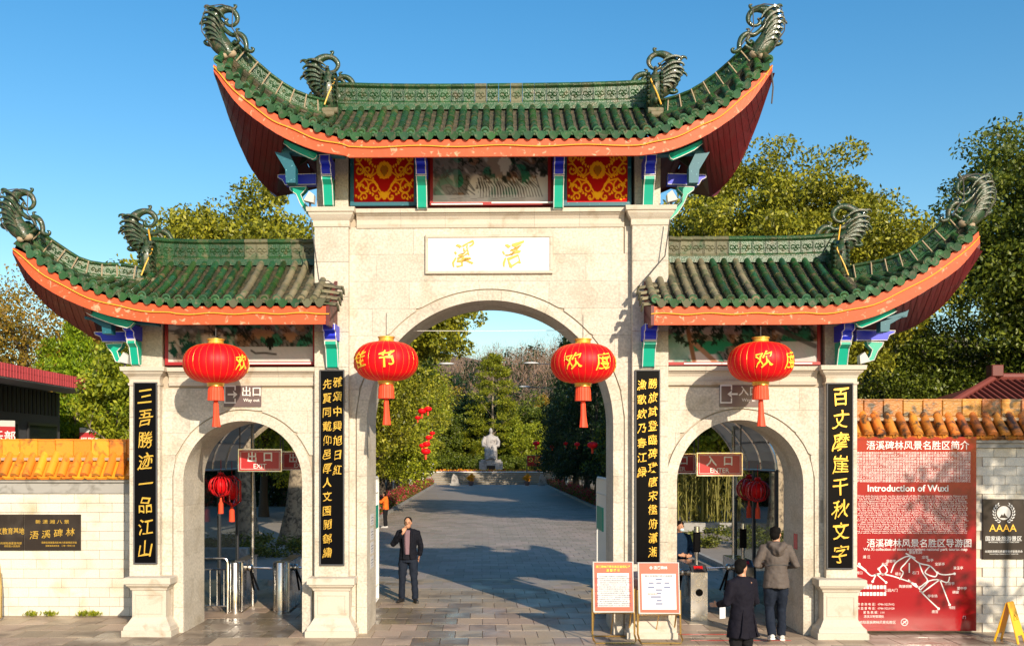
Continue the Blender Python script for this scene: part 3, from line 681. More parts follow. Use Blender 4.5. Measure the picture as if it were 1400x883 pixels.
    for iu, u in enumerate(us):
        sp_ = (us[iu+1]-u) if iu+1 < len(us) else sp
        e, p = eave(u)[0], top(u); L = (p-e).length
        if L < .10: 
            cols.append((u, 0)); continue
        cols.append((u, L)); n = max(1, int(round(L/.065)))
        um = u+sp_/2
        if um > umax-.05: continue
        for k in range(n):
            q = surf(um, k/n); q2 = surf(um, min(1, (k+1.3)/n)); w = sp_*.36; P = []
            for jx in range(5): tx = -1+jx/2; P.append(Vector((q.x+tx*w, q.y, q.z+.006-.03*(1-tx*tx)+.012)))
            P2 = [Vector((a.x, q2.y, q2.z-.03*(1-(-1+jx/2)**2)-.004)) for jx, a in enumerate(P)]; P3 = [a+Vector((0, 0, -.014)) for a in P]
            b.add(P+P2+P3, [(i, i+1, 6+i, 5+i) for i in range(4)]+[(10+i, 11+i, i+1, i) for i in range(4)])
    b.build('pan_tiles', 'pan', root, kind='stuff')
    for iu, (u, L) in enumerate(cols):
        sp_ = (us[iu+1]-u) if iu+1 < len(us) else sp
        d = dry(u) if dry else 0
        mt = 'tile_dry' if random.random() < d else 'tile'
        e = eave(u)[0]; ta = (eave(u+.03)[0]-eave(u-.03)[0]); n = max(1, int(round(L/.36))) if L else 0
        for k in range(n):
            a = surf(u, k/n); c_ = surf(u, (k+1)/n); dd = (c_-a); x = ta.normalized(); y = dd.normalized(); z = x.cross(y).normalized(); x = y.cross(z).normalized()
            sc = dd.length/.27; a = a+z*.012
            mx = Matrix(((x.x, y.x*sc, z.x, a.x), (x.y, y.y*sc, z.y, a.y), (x.z, y.z*sc, z.z, a.z), (0, 0, 0, 1)))
            ob('round_tile', RT[mt], root, mx=mx)
        x = ta.normalized(); z = Vector((0, -.12, 1)); mx = frame_mx(e+Vector((0, -.015, .11)), x, z)
        ob('tile_cap', CP['tile' if random.random() > d*.5 else 'tile_dry'], root, mx=mx)
        um = u+sp_/2
        if um < umax-.03:
            e2 = eave(um)[0]; mx = frame_mx(e2+Vector((0, -.015, .08)), (eave(um+.03)[0]-eave(um-.03)[0]), Vector((0, -.2, 1))); ob('drip_tile', DR['tile' if random.random() > d*.5 else 'tile_dry'], root, mx=mx)
    # fascia boards
    nb = 40 if cl and cr else 26; xs = [umin+(umax-umin)*i/nb for i in range(nb+1)]; k = 0
    def fascia(P, name='fascia_board', m='orange', th=.05):
        for g in range(0, len(P)-1, 2):
            seg = P[g:g+3]
            if len(seg) < 2: continue
            rs = [[b_, t_, t_+Vector((0, th, 0)), b_+Vector((0, th, 0))] for t_, b_ in seg]; MB().rings(rs).build(name, m, root)
    P = [(e[0]+Vector((0, 0, -.005)), e[1]) for e in E]
    fascia(P)
    # drip lip under the fascia, thin yellow cable light along it
    b = MB(); b.tube([e[0].lerp(e[1], .42)+Vector((0, -.022, .012*math.sin(i*.9))) for i, e in enumerate(E)], .009, 5); b.build('cable_light', 'cable', root)
    # side and back edges
    b = MB()
    for c in (cl, cr):
        if not c: continue
        ft, fb, hp, gs = c
        for fn in ((lambda p: p), mir):
            g = [fn(gs(i/14)) for i in range(15)]; gt = [fn(gs(i/14)+Vector((0, 0, .22*(1-i/14)))) for i in range(15)]
            b.rings([[a, t_, t_+Vector((.04, 0, 0)), a+Vector((.04, 0, 0))] for a, t_ in zip(g, gt)])
            # soffit of the flared corner
            fr = [fn(fb(.50+.50*i/14)) for i in range(15)]; mid = [a.lerp(c_, .5)+Vector((0, 0, -.02)) for a, c_ in zip(fr, g)]
            V = fr+mid+g; b.add([p+Vector((0, 0, .012)) for p in V], [(r_*15+i, r_*15+i+1, (r_+1)*15+i+1, (r_+1)*15+i) for r_ in range(2) for i in range(14)])
            for i in range(14):
                w_ = .93; A, B_ = [fr[i], mid[i], g[i]], [p_.lerp(q_, w_) for p_, q_ in ((fr[i], fr[i+1]), (mid[i], mid[i+1]), (g[i], g[i+1]))]; dz_ = Vector((0, 0, -.006*(i % 2)))
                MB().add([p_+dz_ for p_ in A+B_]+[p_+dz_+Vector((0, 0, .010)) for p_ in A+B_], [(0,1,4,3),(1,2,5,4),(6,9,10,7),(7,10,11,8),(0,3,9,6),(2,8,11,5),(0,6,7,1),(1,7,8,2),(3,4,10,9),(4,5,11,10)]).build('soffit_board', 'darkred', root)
            q = [fn(fb(.5*i/7)+Vector((0, .02, .04))) for i in range(8)]; tz = fb(.5).z; r_ = [fn(Vector((fb(.5*i/7).x, VM, max(fb(.5*i/7).z+.04, fb(0).z+.5)))) for i in range(8)]; b.add(q+r_, [(i, i+1, 9+i, 8+i) for i in range(7)]); b.add([fr[0], g[0], r_[-1]], [(0, 1, 2)])
    P = [(mir(t_), mir(b_)) for t_, b_ in P]
    b.rings([[b_, t_, t_+Vector((0, -.04, 0)), b_+Vector((0, -.04, 0))] for t_, b_ in P])
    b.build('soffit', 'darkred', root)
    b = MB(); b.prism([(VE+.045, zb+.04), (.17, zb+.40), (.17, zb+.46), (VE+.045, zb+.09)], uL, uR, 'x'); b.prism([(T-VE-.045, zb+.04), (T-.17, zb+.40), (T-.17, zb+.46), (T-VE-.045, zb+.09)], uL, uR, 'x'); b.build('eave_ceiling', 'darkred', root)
    # main ridge of blocks
    n = int(round((rR-rL)/.205)); w = (rR-rL)/n; me = ridge_block_mesh(w, (rt-rz)+.02)
    med = me.copy(); med.materials[0] = M['ridge_dry']
    for i in range(n):
        dd_ = dry(rL+w*(i+.5)) if dry else .08
        a = -1+2*(i+.5)/n; lift = .05*abs(a)**3 if (cl and cr) else .05*max(0, (-a if cl else a))**3
        ob('ridge_block', med if random.random() < dd_ else me, root, loc=(rL+w*(i+.5), VM, rz-.03+lift), rot=(0, -math.atan(.15*a*abs(a)/((rR-rL)/2)) if True else 0, 0))
    MB().prism([(VM-.17, rz-.10), (VM+.17, rz-.10), (VM+.15, rz+.005), (VM+.08, rz+.03), (VM-.08, rz+.03), (VM-.15, rz+.005)], rL, rR, 'x').build('ridge_base', 'ridge', root)
    # hip ridges and finials
    for c, sg in ((cl, -1), (cr, 1)):
        if not c: continue
        hp = c[2]; P = [hp(i/60) for i in range(61)]; Ls = [0]
        for a, b_ in zip(P[:-1], P[1:]): Ls.append(Ls[-1]+(b_-a).length)
        n = int(round(Ls[-1]/.24)); w = Ls[-1]/n; me = ridge_block_mesh(w*1.03, .27, .09); mo = MB()
        def at(d):
            i = max(0, min(np.searchsorted(Ls, d)-1, 59)); return P[i].lerp(P[i+1], (d-Ls[i])/(Ls[i+1]-Ls[i]))
        for i in range(n):
            a, b_ = at(w*i), at(w*(i+1)); m_ = (a+b_)/2; x = (b_-a)*(1 if sg > 0 else -1)
            ob('ridge_block', me, root, mx=frame_mx(m_+Vector((0, 0, .0)), x, (0, 0, 1)))
            q = a+Vector((0, -.085, .02)); 
        for i in range(1, n): 
            a = at(w*i); t_ = (at(w*i+.05)-a).normalized(); up = Vector((-t_.z*1, 0, t_.x))*sg; up = up/abs(up.length or 1); mo.tube([a+Vector((0, -.085, .0))+up*.03, a+Vector((0, -.085, 0))+up*.26], .012, 5)
        mo.build('mortar_joint', 'mortar', root, kind='stuff')
        # ridge below hip: rounded bed
        b = MB(); b.tube([p+Vector((0, -.02, -.03)) for p in P[::4]], .07, 8); b.build('hip_bed', 'pan', root, smooth=True)
        # tip finial
        tip = P[-1]; t_ = (P[-1]-P[-8]).normalized(); fm = FIN if sg < 0 else FINR
        ang = math.atan2(t_.z, abs(t_.x)); tilt = (ang-R(55))*.55
        ob('finial', fm, root, loc=tip+Vector((-sg*.06, 0, .03))).scale = (1.12, 1.6, .97)
        b = MB(); b.ell(tuple(tip+Vector((-sg*.10, .0, -.02))), .10, .08, .07, 10, 6); b.ell(tuple(tip+Vector((-sg*.02, -.04, -.07))), .06, .06, .05, 8, 5); b.build('tip_mortar', 'mortar', root, smooth=True)
        # ridge-end finial
        re = Vector((rL if sg < 0 else rR, VM, rt))
        ob('finial', fm, root, loc=re+Vector((sg*-.04, 0, -.16)), rot=(0, sg*R(16), 0)).scale = (1.3, 1.7, 1.02)
        # forward-facing turned finial at the end of the descending ridge
        h0 = P[0]+Vector((0, -.05, 0)); f2 = ob('finial', FIN, root, loc=h0+Vector((0, .12, .10)), rot=(0, 0, R(84)*(1 if sg < 0 else 1))); f2.scale = (.85, 1.6, .9)
        # descending ridge from main ridge end to hip start
        a, b_ = re+Vector((0, 0, -.1)), h0+Vector((0, 0, .2)); b = MB(); b.tube([a, a.lerp(b_, .5), b_], [.10, .10, .12], 8); b.build('descending_ridge', 'finial', root, smooth=True)
        b = MB(); b.tube([h0+Vector((-.15, -.12, .04)), h0+Vector((.15, -.12, .04))], .055, 10); b.tube([h0+Vector((-.10, -.14, -.03)), h0+Vector((.10, -.14, -.03))], .06, 10); b.build('ridge_foot', 'tile_dry', root, smooth=True)
        b = MB(); b.tube([re+Vector((sg*.0, -.14, .15)), h0+Vector((-sg*.1, -.12, .55)), h0+Vector((0, -.16, .3)), h0+Vector((sg*.06, -.18, .12))], .013, 5); b.build('cable_light', 'cable', root)
        # wire round the tip finial
        o = tip; b = MB(); b.tube([o+Vector((sg*x*.13, -.1, z*.13)) for x, z in ((1.2, .3), (2.4, 2.2), (2.5, 3.4), (1.9, 5.2), (0, 5.4), (-1.3, 5), (-1.2, 2.6), (-2.6, .6))], .009, 4); b.build('wire', 'wire', root)
    return root, eave
mr = lambda L: [(1348-a, b_) for a, b_ in L]
cF = [(471,190),(430,178),(382,158),(345,136),(311,103),(292,88)]; cB = [(477,213),(437,207),(403,195),(369,177),(325,143),(292,97)]; cH = [(452,160),(430,157),(396,145),(362,123),(332,97),(306,72)]; cG = [(378,268),(360,253),(340,225),(318,175),(304,135),(292,100)]
CC_L = corner(cF, cB, cH, cG); CC_R = corner(mr(cF), mr(cB), mr(cH), mr(cG))
WL = corner([(240,418.5),(206,415),(171,410),(137,401),(103,388),(69,369),(45,352),(18,338)], [(240,443),(219,442),(178,437),(144,430),(103,415),(69,398),(41,377),(17,344)],
            [(205,390),(171,383),(137,382),(103,374),(69,353),(50,340),(36,329),(28,322)], [(137,466),(120,458),(96,442),(75,428),(58,412),(43,395),(31,377),(17,346)])
WR = corner([(1110,418.5),(1140,416),(1168,411),(1207,399),(1246,380),(1284,357),(1315,336),(1338,316)], [(1110,443.5),(1149,442),(1176,438),(1207,428),(1246,409),(1284,386),(1315,363),(1340,332)],
            [(1148,390),(1176,383),(1207,378),(1230,371),(1254,361),(1284,338),(1310,316),(1328,303)], [(1222,456),(1234,452),(1246,447),(1265,435),(1284,420),(1300,402),(1315,382),(1340,343)])
r_c, _ = roof('central_roof', CC_L, CC_R, (477,190,213), (871,190,213), (456,146,117), (893,146,115), .193)
vc = lambda u: (-.16 if B0-.01 < u < B1+.01 else None)
r_l, _ = roof('left_roof', WL, None, (240,418.5,443), (450,418,443), (207,357,327), (433,358,329), .193, dry=lambda u: max(0, min(1, (u+4.7)/1.7)), vclip=vc)
r_r, _ = roof('right_roof', None, WR, (890,418,443.5), (1110,418.5,443.5), (911,354,325), (1145,352,322), .193, dry=lambda u: max(0, min(1, (4.5-u)/1.7)), vclip=vc)
# closed verges of the wing roofs beside the centre
for root, px, sg in ((r_l, 450, 1), (r_r, 890, -1)):
    u = GU(px, VE); e = GZ(px, 418, VE); b = MB(); z2 = e+.52
    b.add([(u, VE, e-.3), (u, VE, e), (u, -.14, z2), (u, -.14, e-.3), (u-sg*.05, VE, e-.3), (u-sg*.05, VE, e), (u-sg*.05, -.14, z2), (u-sg*.05, -.14, e-.3)], [(0,1,2,3),(4,7,6,5),(0,4,5,1),(1,5,6,2),(2,6,7,3),(3,7,4,0)]); b.build('verge_board', 'darkred', root)
    for k in range(4):
        y = VE+.02+k*.17; z = e+(y-VE)*.68+.02; ob('round_tile', RT['tile_dry'], root, loc=(u+sg*.10, y+.05, z-.04), rot=(R(8), 0, R(90)*sg)); ob('drip_tile', DR['tile_dry'], root, loc=(u+sg*.10, y+.05, z-.02), rot=(0, 0, R(90)*sg))

# ------------------------------------------------------------------ brackets
def bracket_front(px0, px1, ytop, ymid, ybot, v=-.13, deep=.42, parent=gate):
    a, b_ = GU(px0, v-.3), GU(px1, v-.3); zt, zm, zb_ = GZ(px0, ytop, v-.3), GZ(px0, ymid, v-.3), GZ(px0, ybot, v-.12)
    h1 = zt-zm; P1 = [(v+.04, zm), (v-deep*.62, zm), (v-deep*.75, zm+h1*.25), (v-deep*.72, zm+h1*.5), (v-deep, zm+h1*.62), (v-deep, zt), (v+.04, zt)]
    MB().prism(P1, a, b_, 'x').build('bracket_arm', 'blue', parent)
    h2 = zm-zb_; P2 = [(v+.03, zm-.02), (v-deep*.6, zm-.02), (v-deep*.6, zm-h2*.16), (v-deep*.38, zm-h2*.3), (v-deep*.3, zm-h2*.55), (v-deep*.22, zm-h2*.8), (v-deep*.18, zb_+.02), (v-.02, zb_), (v+.03, zb_+.03)]
    MB().prism(P2, a+.01, b_-.01, 'x').build('bracket_scroll', 'green', parent)
    b = MB()
    for P in (P1, P2):
        for x in (a+.012, b_-.012):
            b.tube([(x, p[0]-.004, p[1]) for p in P[1:-1]], .007, 4)
        for p in (P[1], P[-2]): b.tube([(a, p[0]-.004, p[1]), (b_, p[0]-.004, p[1])], .007, 4)
    b.build('bracket_edging', 'white', parent)
for px0, px1 in ((438, 453), (568, 583), (757, 772), (881, 897)): bracket_front(px0, px1, 215, 237.5, 281 if px0 in (438, 881) else 284)
bracket_front(442, 460, 444, 464, 503); bracket_front(880, 899, 444, 464, 502)
bracket_front(171, 184, 444, 463, 499); bracket_front(1150, 1166, 443, 465, 500)
def bracket_side(pts1, pts2, v0=-.02, v1=.14):
    for P, m, n in ((pts1, 'blue', 'bracket_arm'), (pts2, 'green', 'bracket_scroll')):
        Q = [G(x, y, v0) for x, y in P]; MB().prism([(q.x, q.z) for q in Q], v0, v1).build(n, m, gate)
        b = MB(); b.tube([q+Vector((0, -.004, 0)) for q in Q+[Q[0]]], .007, 4); b.build('bracket_edging', 'white', gate)
sA = [(380,239),(432,237.5),(432,252),(390,253),(386,246),(380,243)]; sB = [(396,256),(419,255),(418,259),(411,266),(415,276),(423,285),(431,297),(431,303),(419,292),(410,278),(405,266),(397,260)]
tf = lambda L, f: [f(p) for p in L]
bracket_side(sA, sB); bracket_side(tf(sA, lambda p: (1345-p[0], p[1])), tf(sB, lambda p: (1345-p[0], p[1])))
wA = [(129,454),(182,453),(182,467),(140,467),(137,460),(130,457)]; wB = [(145,470),(168,469),(166,474),(160,480),(163,489),(170,497),(158,494),(153,482),(147,475)]
bracket_side(wA, wB, -.10, .04); bracket_side(tf(wA, lambda p: (1353-p[0], p[1]-2)), tf(wB, lambda p: (1353-p[0], p[1]-2)), -.10, .04)
# teal corner beams with painted spots, and the green rafters under the flared fascias
def teal(P1, P2, f=lambda p: p, v=-.55):
    b = MB()
    for P in (P1, P2): b.prism([(GU(f(p)[0], v), GZ(f(p)[0], f(p)[1], v)) for p in P], v, v+.18)
    b.build('corner_beam', 'teal', gate)
t1 = [(374,193),(470,207),(470,213),(378,208)]; t2 = [(375,207),(395,209),(404,228),(404,250),(391,250),(390,232)]
teal(t1, t2); teal(t1, t2, lambda p: (1346-p[0], p[1]))
t3 = [(112,421),(215,441),(215,445),(116,436)]; t4 = [(118,434),(136,438),(152,443),(152,456),(140,456),(139,446)]
teal(t3, t4); teal(t3, t4, lambda p: (1356-p[0], p[1]-3))
def rafters(c, root, s0, s1, inn):
    ft, fb, hp, gs = c
    for k, (a, b_) in enumerate(((s0, (s0+s1)/2+.02), ((s0+s1)/2-.03, s1))):
        top_, bot = [], []
        for i in range(9):
            s = a+(b_-a)*i/8; p = fb(s); q = gs(s); e = min(1, 4*min(i, 8-i)/8+.15); d = Vector((inn, 0, 0)); top_.append(p+Vector((inn*.02, .16+.05*k, -.01))); bot.append(p+Vector((inn*.13*e, .22+.05*k, -.15*e)))
        MB().rings([[t_, t_+Vector((0, .08, 0)), b_+Vector((0, .08, 0)), b_] for t_, b_ in zip(top_, bot)]).build('eave_rafter', 'green', root)
        b = MB(); b.tube([x+Vector((0, -.006, 0)) for x in bot], .007, 4); b.build('rafter_edging', 'white', root)
rafters(CC_L, r_c, .25, .93, 1); rafters(CC_R, r_c, .25, .93, -1); rafters(WL, r_l, .3, .94, 1); rafters(WR, r_r, .3, .94, -1)
# loose wires
b = MB(); b.tube([G(1055, 98, -1), G(1057, 120, -1), G(1055, 142, -1)], .012, 4); b.build('wire', 'wire', gate); b = MB(); b.tube([G(425, 300, -.3), G(433, 360, -.3), G(436, 383, -.5), G(449, 384, -.6), G(464, 395, -.6)], .010, 4); b.build('wire', 'wire', gate); b = MB(); b.tube([G(916, 300, -.3), G(909, 350, -.3), G(880, 385, -.6)], .010, 4); b.build('wire', 'wire', gate)
for px, py in ((424, 273), (918, 272), (171, 492), (1180, 492)):
    o = gthing('floodlight', {424: 'small white floodlight on the capital at the left end of the top storey', 918: 'small white floodlight on the capital at the right end of the top storey', 171: 'small white floodlight on the capital of the leftmost pillar', 1180: 'small white floodlight on the capital of the rightmost pillar'}[px], 'floodlight', G(px, py, -.18), 'floodlights on the pillar capitals')
    s = 1 if px < 660 else -1
    MB().prism([(-.09, -.03), (.07, -.07), (.08, .06), (.0, .12)] if s > 0 else [(.09, -.03), (-.07, -.07), (-.08, .06), (0, .12)], -.08, .06).build('lamp_housing', 'soffitwhite', o); MB().tube([(0, 0, -.02), (0, 0, -.13)], .02, 6).build('stem', 'steel_dark', o)
# ================================================================== BOARDS AND SIGNS ON THE GATE
def couplet(px0, px1, py0, py1, cols, label, group='black couplet boards with gold calligraphy', fs=.30):
    v = VP-.035; a, b_ = G(px0, py1, v), G(px1, py0, v); w, h = b_.x-a.x, b_.z-a.z
    o = gthing('couplet_board', label, 'couplet board', ((a.x+b_.x)/2, v, a.z), group)
    MB().cbox(-w/2, w/2, 0, .034, 0, h, .006).build('board', 'black', o)
    f = MB()
    for x0, x1, z0, z1 in ((-w/2-.02, w/2+.02, -.02, 0), (-w/2-.02, w/2+.02, h, h+.02), (-w/2-.02, -w/2, 0, h), (w/2, w/2+.02, 0, h)): f.cbox(x0, x1, -.006, .03, z0, z1, .004)
    f.build('frame', 'wallgray', o)
    for s, px, y0, y1, sz in cols:
        n = len(s)
        for i, ch in enumerate(s):
            py = y0+(y1-y0)*(i/(n-1) if n > 1 else 0); p = G(px, py, v)
            ob('character', text_mesh(ch, sz, 'gold', bold=.004, ext=.006, brush=.7, sx=.88), o, loc=(p.x-(a.x+b_.x)/2, -.004, p.z-a.z))
    return o
couplet(184, 213, 524, 769, [('三吾勝迹一品江山', 199, 541, 750, .29)], 'tall black board with eight gold characters on the leftmost pillar')
couplet(438.5, 469, 507, 771, [('雅頌中興旭日紅', 461.5, 522, 642, .175), ('先賢同戴仰邑厚人文園開錦繡', 447.5, 525, 755, .175)], 'black two-column board left of the main arch, its longer gold column on the left')
couplet(870, 901, 507, 768, [('勝旅試登臨碑璞唐宋檻俯瀟湘', 892.5, 524, 754, .175), ('漁歌欸乃春江緑', 877.5, 526, 645, .175)], 'black two-column board right of the main arch, its longer gold column on the right')
couplet(1132, 1165, 525, 776, [('百丈摩崖千秋文字', 1149, 543, 756, .31)], 'tall black board with eight gold characters on the rightmost pillar, beside the red map board')
# name plaque
a, b_ = G(583, 373, -.03), G(754, 322, -.03); w, h = b_.x-a.x, b_.z-a.z
o = gthing('name_plaque', 'white marble plaque with two gold calligraphy characters over the main arch', 'plaque', ((a.x+b_.x)/2, -.03, (a.z+b_.z)/2))
MB().cbox(-w/2+.03, w/2-.03, .0, .03, -h/2+.03, h/2-.03, .002).build('marble_slab', 'marble', o)
f = MB()
for x0, x1, z0, z1 in ((-w/2-.02, w/2+.02, -h/2-.02, -h/2+.03), (-w/2-.02, w/2+.02, h/2-.03, h/2+.02), (-w/2-.02, -w/2+.03, -h/2+.03, h/2-.03), (w/2-.03, w/2+.02, -h/2+.03, h/2-.03)): f.cbox(x0, x1, -.02, .032, z0, z1, .008)
f.build('frame', 'stone_trim', o)
M['goldline'] = mat('goldline', (.62, .38, .07), .4, metal=.2)
ob('character', text_mesh('溪', .43, 'goldline', bold=.003, ext=.008, brush=1.1, sx=.85), o, loc=(G(633, 348, 0).x-(a.x+b_.x)/2, -.004, 0)); ob('character', text_mesh('浯', .43, 'goldline', bold=.003, ext=.008, brush=1.1, sx=.85), o, loc=(G(700, 348, 0).x-(a.x+b_.x)/2, -.004, -.01))
def way(px0, px1, py0, py1, t1, t2, flip, label):
    a, b_ = G(px0, py1, -.02), G(px1, py0, -.02); w, h = b_.x-a.x, b_.z-a.z
    o = gthing('direction_sign', label, 'sign', ((a.x+b_.x)/2, -.018, (a.z+b_.z)/2)); MB().cbox(-w/2, w/2, 0, .02, -h/2, h/2, .003).build('sign_plate', 'signgray', o)
    e = w/2; s = MB(); x = -w*.30; q = h*.36; l = .02
    s.box(x-q*.8, x-q*.8+l, -.004, 0, -q, q).box(x-q*.8+l, x+q*.5, -.004, 0, q-l, q).box(x-q*.8+l, x+q*.5, -.004, 0, -q, -q+l)
    s.box(x+q*.5-l, x+q*.5, -.004, 0, q*.45, q-l).box(x+q*.5-l, x+q*.5, -.004, 0, -q+l, -q*.45)
    s.build('door_pictogram', 'white', o)
    ar = MB(); d = -1 if flip else 1; x2 = x+q*.35
    ar.prism([(x2-d*q*.75, -.014), (x2-d*q*.75, .014), (x2, .014), (x2, -.014)], -.006, -.001); ar.prism([(x2+d*q*.35, 0), (x2-d*q*.15, q*.42), (x2-d*q*.05, .0), (x2-d*q*.15, -q*.42)] , -.006, -.001); ar.build('arrow', 'white', o)
    text(t1, .17, 'white', o, (w*.24, -.002, h*.12), bold=.01, ext=.002); text(t2, .075, 'white', o, (w*.24, -.002, -h*.25), bold=.01, ext=.002); return o
way(306, 357, 522, 556, '出口', 'Way out', False, 'small dark way out sign above the left arch, behind the lantern'); way(984, 1037, 521, 556, '入口', 'Way in', True, 'small dark way in sign above the right arch, behind the lantern')

# ------------------------------------------------------------------ big lanterns
def lantern(px, py, spin, label, wireto):
    v = -.95; c = G(px, py, v); o = gthing('lantern', label, 'lantern', c, 'big red festival lanterns hung across the gateway')
    RX, RZ = .50, .305; nr = 28; b = MB(); rs = []
    n = nr*4
    for i in range(15):
        th = -math.pi/2+math.pi*i/14; rr = math.cos(th)**.62*RX if abs(th) < 1.57 else .0; rr = max(rr, .12); z = math.sin(th)*RZ
        rs.append([(rr*(1+.012*(abs(math.sin(nr*math.pi*k/n))**.7)-.012)*math.cos(2*math.pi*k/n), rr*(1+.012*(abs(math.sin(nr*math.pi*k/n))**.7)-.012)*math.sin(2*math.pi*k/n), z) for k in range(n)])
    b.rings(rs).build('lantern_body', 'lantern', o, smooth=True)
    b = MB()
    for k in range(nr):
        a = 2*math.pi*k/nr; P = []
        for i in range(1, 14): th = -math.pi/2+math.pi*i/14; rr = max(math.cos(th)**.62*RX, .12)*.998; P.append((rr*math.cos(a), rr*math.sin(a), math.sin(th)*RZ))
        b.tube(P, .0012, 4)
    b.build('rib', 'gold', o, kind='stuff')
    MB().lathe([(.13, RZ-.02), (.135, RZ+.0), (.12, RZ+.015), (.12, RZ+.055), (.135, RZ+.06), (.135, RZ+.075), (.02, RZ+.085)], n=20).build('top_cap', 'gold', o, smooth=True)
    MB().lathe([(.13, -RZ+.02), (.14, -RZ-.0), (.125, -RZ-.02), (.13, -RZ-.05), (.11, -RZ-.055)], n=20).build('bottom_cap', 'gold', o, smooth=True)
    b = MB(); rs = []
    for z, r in ((-RZ-.04, .10), (-RZ-.12, .115), (-RZ-.20, .118), (-RZ-.27, .122)): rs.append([(r*(1+.05*(k % 2))*math.cos(2*math.pi*k/40), r*(1+.05*(k % 2))*math.sin(2*math.pi*k/40), z) for k in range(40)])
    b.rings(rs).build('fringe', 'tassel', o)
    b = MB(); rs = []
    for z, r in ((-RZ-.2, .022), (-RZ-.32, .035), (-RZ-.5, .042), (-RZ-.68, .055+.006)): rs.append([(r*(1+.12*(k % 2))*math.cos(2*math.pi*k/16)+.02*(z+RZ+.2)*-1, r*(1+.12*(k % 2))*math.sin(2*math.pi*k/16), z) for k in range(16)])
    b.rings(rs).build('tassel', 'tassel', o)
    b = MB(); b.tube([(0, 0, RZ+.08), (0, 0, wireto)], .006, 4); b.build('hanging_wire', 'wire', o)
    for i, ch in enumerate('欢度佳节'):
        me = text_mesh(ch, .275, 'goldpaint', bold=.004, ext=.003, brush=.9).copy(); n_ = len(me.vertices); co = np.empty(n_*3, 'f'); me.vertices.foreach_get('co', co); co = co.reshape(-1, 3)
        ang = R(spin+i*55-90)+co[:, 0]/RX; z = co[:, 2]; rr = RX*np.clip(1-(z/RZ)**2, .05, 1)**.31+.010-co[:, 1]; me.vertices.foreach_set('co', np.stack([rr*np.cos(ang), rr*np.sin(ang), z], 1).astype('f').ravel()); me.update(); ob('character', me, o)
lantern(295, 497, 67, 'big red lantern before the left arch, one gold character at its right edge', .55)
lantern(528, 494, -157, 'big red lantern at the left shoulder of the main arch, two gold characters', .75)
lantern(797, 497, -21, 'big red lantern at the right shoulder of the main arch, two gold characters', .75)
lantern(1040, 495, -9, 'big red lantern before the right arch, two gold characters', .55)
o = gthing('overhead_wire', 'thin pale wire stretched across the top of the main arch', 'wire', G(669, 450, .3)); MB().tube([(-2.0, 0, -.02), (0, 0, -.03), (2.0, 0, -.02)], .005, 4).build('strand', 'white', o)

# ------------------------------------------------------------------ signs inside the arches, canopies, turnstiles
def hang_sign(px0, px1, py0, py1, Y, t1, t2, label, tsz=1):
    a, b_ = Wp(px0, py1, Y), Wp(px1, py0, Y); w, h = b_.x-a.x, b_.z-a.z; o = thing('hanging_sign', label, 'sign', (a+b_)/2)
    MB().cbox(-w/2, w/2, 0, .03, -h/2, h/2, .002).build('sign_panel', 'signred', o)
    f = MB()
    for x0, x1, z0, z1 in ((-w/2-.02, w/2+.02, -h/2-.02, -h/2), (-w/2-.02, w/2+.02, h/2, h/2+.02), (-w/2-.02, -w/2, -h/2, h/2), (w/2, w/2+.02, -h/2, h/2)): f.box(x0, x1, -.006, .036, z0, z1)
    f.build('frame', 'steel', o); f = MB(); e = .025
    for x0, x1, z0, z1 in ((-w/2+e, w/2-e, -h/2+e, -h/2+e+.006), (-w/2+e, w/2-e, h/2-e-.006, h/2-e), (-w/2+e, -w/2+e+.006, -h/2+e+.006, h/2-e-.006), (w/2-e-.006, w/2-e, -h/2+e+.006, h/2-e-.006)): f.box(x0, x1, -.003, 0, z0, z1)
    f.build('border_line', 'white', o)
    for i, ch in enumerate(t1): text(ch, .19*tsz, 'white', o, (w*(-.19+.38*i), -.002, h*.16), bold=.022, ext=.004, name='character')
    text(t2, .115*tsz, 'white', o, (w*.0, -.002, -h*.28), bold=.007, ext=.004)
    for e_ in (-1, 1): b = MB(); b.tube([(e_*(w/2-.01), .015, h/2+.02), (e_*(w/2-.01), .015, h/2+.6)], .012, 6); b.build('hanger', 'steel_dark', o)
    return o
hang_sign(327, 384, 615, 643, 17.35, '出口', 'EXIT', 'front red hanging EXIT sign in the left arch'); hang_sign(386, 434, 618, 641, 18.9, '出口', 'EXIT', 'rear red hanging EXIT sign partly hidden by the right jamb of the left arch', .98)
hang_sign(954, 1014, 620, 649, 17.35, '入口', 'ENTER', 'front red hanging ENTER sign in the right arch'); hang_sign(901, 950, 621, 646, 18.9, '入口', 'ENTER', 'rear red hanging ENTER sign partly hidden by the left jamb of the right arch', .98)
